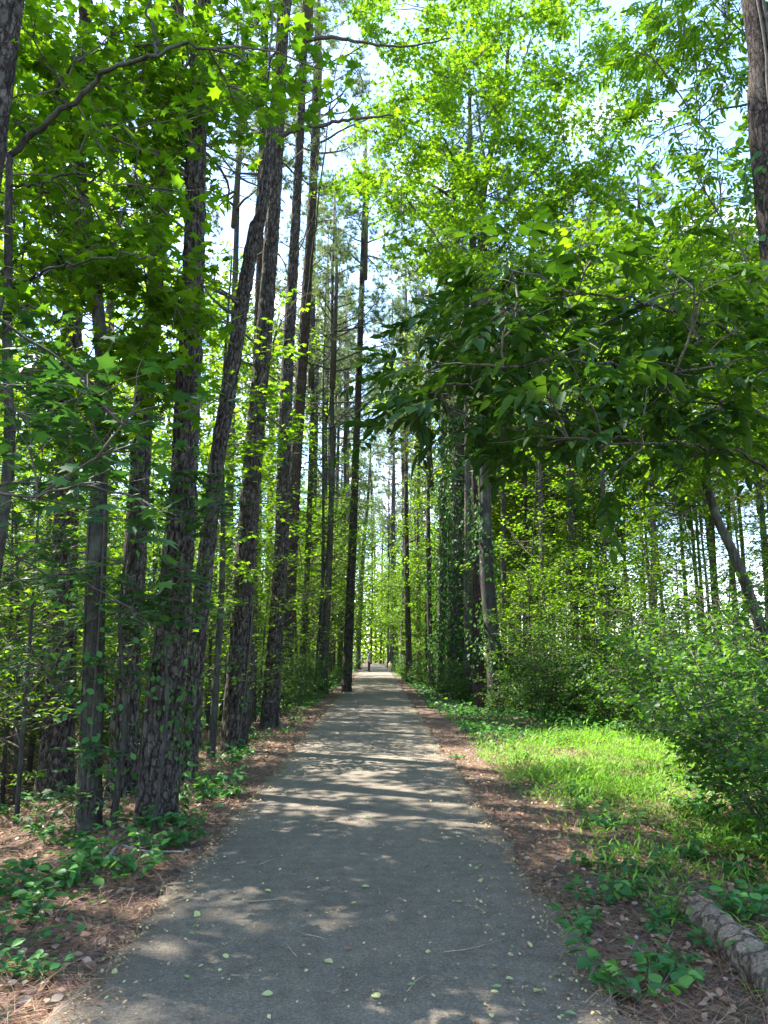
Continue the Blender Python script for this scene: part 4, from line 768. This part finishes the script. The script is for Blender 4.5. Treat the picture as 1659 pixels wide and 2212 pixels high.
# individual low plants beside the path
def low_plant(k, H, nl, size):
    root = empty('low_plant', (0, 0, 0), 'x', 'plant'); st = Geo(); g = Geo(); anc = []
    for i in range(2+k):
        b = U(0, 6.28); pts = walk((.02*math.cos(b), .02*math.sin(b), -.02), nrm(np.array([math.cos(b)*.8, math.sin(b)*.8, 1.0])), H*U(.7, 1.2), 6, .15, -.04); tube(st, pts, np.linspace(.004, .0015, 7), 4)
        anc += [(pts[j], pts[j]-pts[j-1]) for j in range(2, 7)]
    leafize(g, anc, OVATE_W if k != 1 else OVATE, nl, size, .3, size*.35, 0, .2); st.obj('stems', M['twig'], root); g.obj('leaves', M['low'], root); return root
LOW = [low_plant(4, .28, 2, .072), low_plant(1, .38, 2, .09), low_plant(5, .22, 2, .062)]
for px, py, k, s in ((100, 1985, 0, 1.1), (170, 1910, 2, 1.2), (60, 1930, 0, 1.3), (260, 1900, 1, 1.0), (300, 1880, 0, 1.0), (340, 1840, 0, .9), (390, 1830, 2, 1.1), (220, 1840, 1, .9), (70, 2110, 2, .8), (15, 2060, 1, .8), (420, 1790, 0, 1.0), (440, 1720, 2, 1.2), (490, 1650, 0, 1.2), (520, 1625, 2, 1.3), (470, 1660, 1, 1.2), (560, 1600, 0, 1.0), (330, 1790, 2, 1.2), (380, 1760, 1, 1.3), (210, 1860, 0, 1.0), (110, 1830, 0, 1.0), (30, 1760, 2, 1.4), (60, 1700, 0, 1.6), (590, 1570, 2, 1.1), (640, 1560, 0, .9), (620, 1585, 2, .8), (410, 1750, 1, 1.2)):
    q = G(px, py); scatter(LOW[k], q[0], q[1], 'low green plant among the pine needles left of the path', 'low plants along the left verge', s)
for px, py, k, s in ((1330, 2130, 1, 1.0), (1400, 2170, 0, 1.0), (1440, 2110, 2, .9), (1290, 1870, 2, 1.0), (1235, 1720, 0, .9), (1130, 1640, 2, .7), (1300, 1960, 0, .9), (1330, 1800, 1, 1.0), (1500, 1760, 0, 1.2), (1590, 1830, 1, 1.2), (1620, 1990, 0, 1.1), (1570, 1980, 2, 1.0), (1400, 1890, 2, 1.0), (1480, 1850, 0, .9), (1270, 2010, 2, .8), (1640, 1900, 0, 1.2), (1540, 1740, 1, 1.2), (1420, 2010, 2, .7), (990, 1640, 2, .6)):
    q = G(px, py); scatter(LOW[k], q[0], q[1], 'low green plant in the litter right of the path', 'low plants along the right verge', s)
for _ in range(20):
    y = 3+9*rng.random()**1.3; s_ = U(1.5, 4.2); x = float(xc(y))-s_; scatter(LOW[int(rng.choice([0, 0, 2]))], x, y, 'low green plant among the pine needles left of the path', 'low plants along the left verge', U(.6, 1.2))
for _ in range(22):
    y = 3+7*rng.random(); s_ = U(1.7, 4.0); x = float(xc(y))+s_; scatter(LOW[int(rng.choice([0, 2, 2]))], x, y, 'low green plant in the litter right of the path', 'low plants along the right verge', U(.45, .9))
# creeper on the largest pine and leaves at the next one
ivy_on('green creeper climbing the foot of the largest pine', p5[1], p5[2], 0, 2.6, 1000, .062, .13, mat_='ivy')
ivy_on('green creeper round the foot of the grey plated pine', p7[1], p7[2], 0, 2.4, 500, .062, .16, mat_='ivy')
ivy_on('loose creeper leaves up the thin dark forked tree', np.array([b3, P(204, 1424, Y3), P(216, 1000, Y3)]), np.array([.1, .09, .08]), 0, 3, 380, .075, .26, mat_='low')

# ------------------------------------------------------------------ fallen log, stick, twigs, leaves on the path
a = G(1505, 1990); b = G(1760, 2230); r0 = .095
g = Geo(); ln = smooth_line(np.array([[a[0], a[1], a[2]+.055, r0*.9], [.5*(a[0]+b[0]), .5*(a[1]+b[1])+.03, a[2]+.06, r0*1.05], [b[0], b[1], b[2]+.06, r0*1.15]]), 70)
tube(g, ln[:, :3], ln[:, 3], 48, 0, bark=(.018, .13, .30, 2.2)); root = empty('fallen_log', a, 'rotting fallen log with flaking bark on the right verge', 'log')
g.obj('bark', bark_mat('log_bark', (.085, .05, .032), (.22, .14, .09), (.40, .28, .19), 9, .6, .9, .55), root)
g = Geo(); d0 = nrm(ln[0, :3]-ln[3, :3])
for k in range(70):
    th = U(0, 6.28); r_ = .1*math.sqrt(rng.random()); up = np.array([0, 0, 1.]); sd = nrm(np.cross(d0, up)); q = ln[0, :3]+sd*r_*math.cos(th)+up*r_*math.sin(th)-d0*.05; tube(g, [q, q+d0*U(.06, .14)], [.016, .004], 5)
g.obj('splintered_end', plain('rotten_wood', (.17, .10, .065), .9, .5, 40), root)
q0 = G(606, 1562); g = Geo(); tube(g, walk(q0-[0, 0, .05], nrm(np.array([-.32, .15, 1.])), 1.5, 8, .02, 0), np.linspace(.035, .022, 9), 8); o = g.obj('leaning_stick', M['pale'], None, q0); tag(o, 'pale dead stick leaning at the foot of a pine by the path', 'stick')
for px, py, L, rz in ((530, 1975, .3, .2), (1050, 2000, .25, 2.2), (880, 2180, .22, 1.0), (700, 2060, .2, 2.6), (960, 2090, .3, .3), (640, 2100, .22, 2.0), (560, 1890, .2, .6), (1010, 1790, .22, 2.9), (820, 1960, .2, 1.3)):
    q = G(px, py); q[2] = .03; g = Geo(); pts = walk(q, (math.cos(rz), math.sin(rz), 0), L, 6, .12, 0); pts[:, 2] = .034; tube(g, pts, np.linspace(.003, .001, 7), 4); e = walk(pts[3], (math.cos(rz+.6), math.sin(rz+.6), 0), L*.35, 4, .1, 0); e[:, 2] = .034; tube(g, e, .0015, 3)
    o = g.obj('twig', plain('dry_twig', (.30, .22, .14), .8, .3) if 'dry_twig' not in bpy.data.materials else bpy.data.materials['dry_twig'], None, q); tag(o, 'thin dry twig lying on the asphalt path', 'twig', 'twigs on the path')
q = G(235, 1868); g = Geo(); tube(g, smooth_line(np.array([G(225, 1880)+[0, 0, .05], G(255, 1855)+[0, 0, .1], G(300, 1862)+[0, 0, .08], G(400, 1858)+[0, 0, .06]]), 14), np.linspace(.014, .006, 14), 6); o = g.obj('bare_branch', M['pale'], None, q); tag(o, 'pale bare branch lying among the plants on the left bank', 'branch')
LF = []
for k, (m_, tpl) in enumerate((('yleaf', OVATE_W), ('gleaf', OVATE_W), ('bleaf', OVATE), ('yleaf', STAR))):
    for v in range(2):
        gg = Geo(); inst(gg, tpl, np.zeros((1, 3)), np.eye(3)[None], np.ones(1)); LF.append((gg.mesh('fallen_leaf', M[m_]), ('pale yellow fallen leaf on the asphalt', 'green fallen leaf on the asphalt', 'curled brown fallen leaf on the asphalt', 'yellow star shaped leaf on the asphalt')[k], ('pale yellow leaves on the path', 'green leaves on the path', 'brown leaves on the path', 'star leaves on the path')[k]))
def fleaf(x, y, k, s):
    me, lab, grp = LF[k]; o = bpy.data.objects.new('fallen_leaf', me); COL.objects.link(o); o.location = (x, y, .034); o.rotation_euler = (rng.normal(0, .25), rng.normal(0, .2), U(0, 6.28)); o.scale = (s, s, s); tag(o, lab, 'leaf', grp)
for px, py, k in ((480, 2095, 1), (345, 1942, 0), (700, 2108, 0), (430, 1998, 1), (418, 2050, 2), (820, 2195, 0), (1060, 2180, 0), (1040, 1922, 0), (660, 1995, 5), (770, 1978, 1), (880, 2165, 2), (915, 1900, 4), (540, 1740, 2), (1070, 2120, 0), (1110, 2150, 1), (1150, 2080, 0), (1000, 1975, 1), (240, 2130, 0), (395, 2145, 2), (590, 2185, 0), (745, 2085, 4), (1200, 2140, 6), (1170, 2175, 0), (880, 1705, 4), (860, 1640, 4), (780, 1940, 0), (230, 1960, 1)):
    q = G(px, py); fleaf(q[0], q[1], k, U(.038, .062))
for _ in range(150):
    y = 2.6+9*rng.random()**1.5; s = rng.choice([U(-1.2, 1.2), U(.5, 1.2)]); fleaf(float(xc(y))+s, y, int(rng.choice([0, 1, 2, 3, 4, 4, 5, 5, 6])), U(.018, .05))

# ------------------------------------------------------------------ people
def skin_obj(name, m, pts, edges, rads, parent, root_i=0, sub=1):
    me = bpy.data.meshes.new(name); me.from_pydata([tuple(map(float, p)) for p in pts], edges, []); me.materials.append(m); o = bpy.data.objects.new(name, me); COL.objects.link(o); o.parent = parent
    md = o.modifiers.new('skin', 'SKIN'); md.use_smooth_shade = True
    if not me.skin_vertices: me.skin_vertices.new()
    for i, r_ in enumerate(rads):
        d = me.skin_vertices[0].data[i]; d.radius = (r_, r_) if np.isscalar(r_) else r_; d.use_root = (i == root_i)
    s = o.modifiers.new('sub', 'SUBSURF'); s.levels = sub; s.render_levels = sub; return o
def person(loc, rz, H, label, top, legs, hair, shoe, skin, long_hair=True, wide=1.0, group=None, skirt=False):
    s = H/1.7; root = empty('person', loc, label, 'person', group, rz); Z = lambda *p: np.array(p)*s
    # body facing +Y in its own frame
    V = [Z(0, 0, .93), Z(0, .01, 1.12), Z(0, 0, 1.30), Z(0, -.01, 1.42), Z(0, .01, 1.50), Z(0, .025, 1.58), Z(0, .02, 1.66)]; E = [(i, i+1) for i in range(6)]; Q = [.105, .10, .115, .07, .048, .078, .062]
    V += [Z(0, .105, 1.575), Z(0, .05, 1.52)]; E += [(5, 7), (5, 8)]; Q += [.014, .04]
    for sx in (-1, 1):
        n = len(V); V += [Z(sx*.09, 0, .88), Z(sx*.10, .015, .50), Z(sx*.105, -.02, .09), Z(sx*.11, .10, .035)]; E += [(0, n), (n, n+1), (n+1, n+2), (n+2, n+3)]; Q += [.085, .055, .038, .03]
        n = len(V); V += [Z(sx*.17, 0, 1.40), Z(sx*.22, -.02, 1.13), Z(sx*.21, .06, .90), Z(sx*.205, .085, .83)]; E += [(3, n), (n, n+1), (n+1, n+2), (n+2, n+3)]; Q += [.05, .038, .028, .024]
        for k in range(4):
            m0 = len(V); V += [Z(sx*(.198+.004*k), .07+.016*k, .79), Z(sx*(.196+.004*k), .075+.017*k, .735+.008*abs(k-1.5))]; E += [(n+3, m0), (m0, m0+1)]; Q += [.009, .007]
        m0 = len(V); V += [Z(sx*.19, .115, .815), Z(sx*.185, .13, .775)]; E += [(n+3, m0), (m0, m0+1)]; Q += [.010, .008]
    Q = [q*s*wide for q in Q]; skin_obj('body', skin, V, E, Q, root)
    V = [Z(0, 0, .94), Z(0, .01, 1.12), Z(0, 0, 1.30), Z(0, -.01, 1.43)]; E = [(0, 1), (1, 2), (2, 3)]; Q = [.125, .118, .135, .085]
    for sx in (-1, 1):
        n = len(V); V += [Z(sx*.17, 0, 1.40), Z(sx*.225, -.02, 1.12), Z(sx*.215, .04, .97)]; E += [(3, n), (n, n+1), (n+1, n+2)]; Q += [.065, .052, .045]
    skin_obj('top', top, V, E, [q*s*wide for q in Q], root)
    V = [Z(0, 0, .98), Z(0, 0, .90)]; E = [(0, 1)]; Q = [.115, .128]
    for sx in (-1, 1):
        n = len(V); V += [Z(sx*.085, 0, .82), Z(sx*.10, .01, .48), Z(sx*.105, -.01, .07)]; E += [(1, n), (n, n+1), (n+1, n+2)]; Q += [.10, .085, .085]
    skin_obj('trousers', legs, V, E, [q*s*wide for q in Q], root)
    for sx in (-1, 1): skin_obj('shoe', shoe, [Z(sx*.105, -.04, .04), Z(sx*.11, .06, .04), Z(sx*.115, .16, .03)], [(0, 1), (1, 2)], [.045*s, .046*s, .036*s], root)
    V = [Z(0, -.005, 1.70), Z(0, -.045, 1.62), Z(0, -.065, 1.50)]; Q = [.06, .088, .075]
    if long_hair: V += [Z(0, -.085, 1.36), Z(0, -.09, 1.24)]; Q += [.085, .06]
    skin_obj('hair', hair, V, [(i, i+1) for i in range(len(V)-1)], [q*s for q in Q], root)
    for sx in (-1, 1):
        gg = Geo(); tube(gg, [Z(sx*.03, .085, 1.605), Z(sx*.03, .095, 1.605)], [.011*s, .007*s], 8); o = gg.obj('eye', plain('eye_dark', (.03, .02, .015), .2), root, (0, 0, 0))
    return root
skinm = plain('skin', (.55, .36, .27), .5, .05)
px_w = P(797, 1450, 64)[0]
person((px_w, 64, .03), R(-100), 1.76, 'adult standing on the path in grey top and wide black trousers', plain('grey_lilac_cloth', (.22, .20, .28), .9, .1), plain('black_cloth', (.012, .012, .014), .8, .1), plain('dark_hair', (.02, .016, .012), .5, .2), plain('black_shoe', (.015, .015, .015), .5), skinm)
px_c = P(842, 1450, 64)[0]
person((px_c, 63.5, float(hz(px_c, 63.5))+.02), R(170), .92, 'small child in a cream top on the sunny path edge', plain('cream_cloth', (.78, .68, .48), .9, .1), plain('dusty_pink_cloth', (.42, .27, .32), .9, .3, 60), plain('fair_hair', (.62, .48, .27), .6, .2), plain('pale_shoe', (.6, .52, .42), .6), skinm, False, 1.25)
y3 = 112; x3 = P(783, 1415, y3)[0]
person((x3, y3, .03), R(180), 1.66, 'distant figure in pale blue far down the path', plain('pale_blue_cloth', (.42, .58, .74), .9, .1), plain('blue_grey_cloth', (.10, .14, .18), .9, .1), plain('brown_hair', (.06, .04, .03), .5, .2), plain('grey_shoe', (.2, .2, .2), .6), skinm, False)
print('objects', len(bpy.data.objects), 'tris', sum(len(o.data.polygons) for o in bpy.data.objects if o.type == 'MESH'))
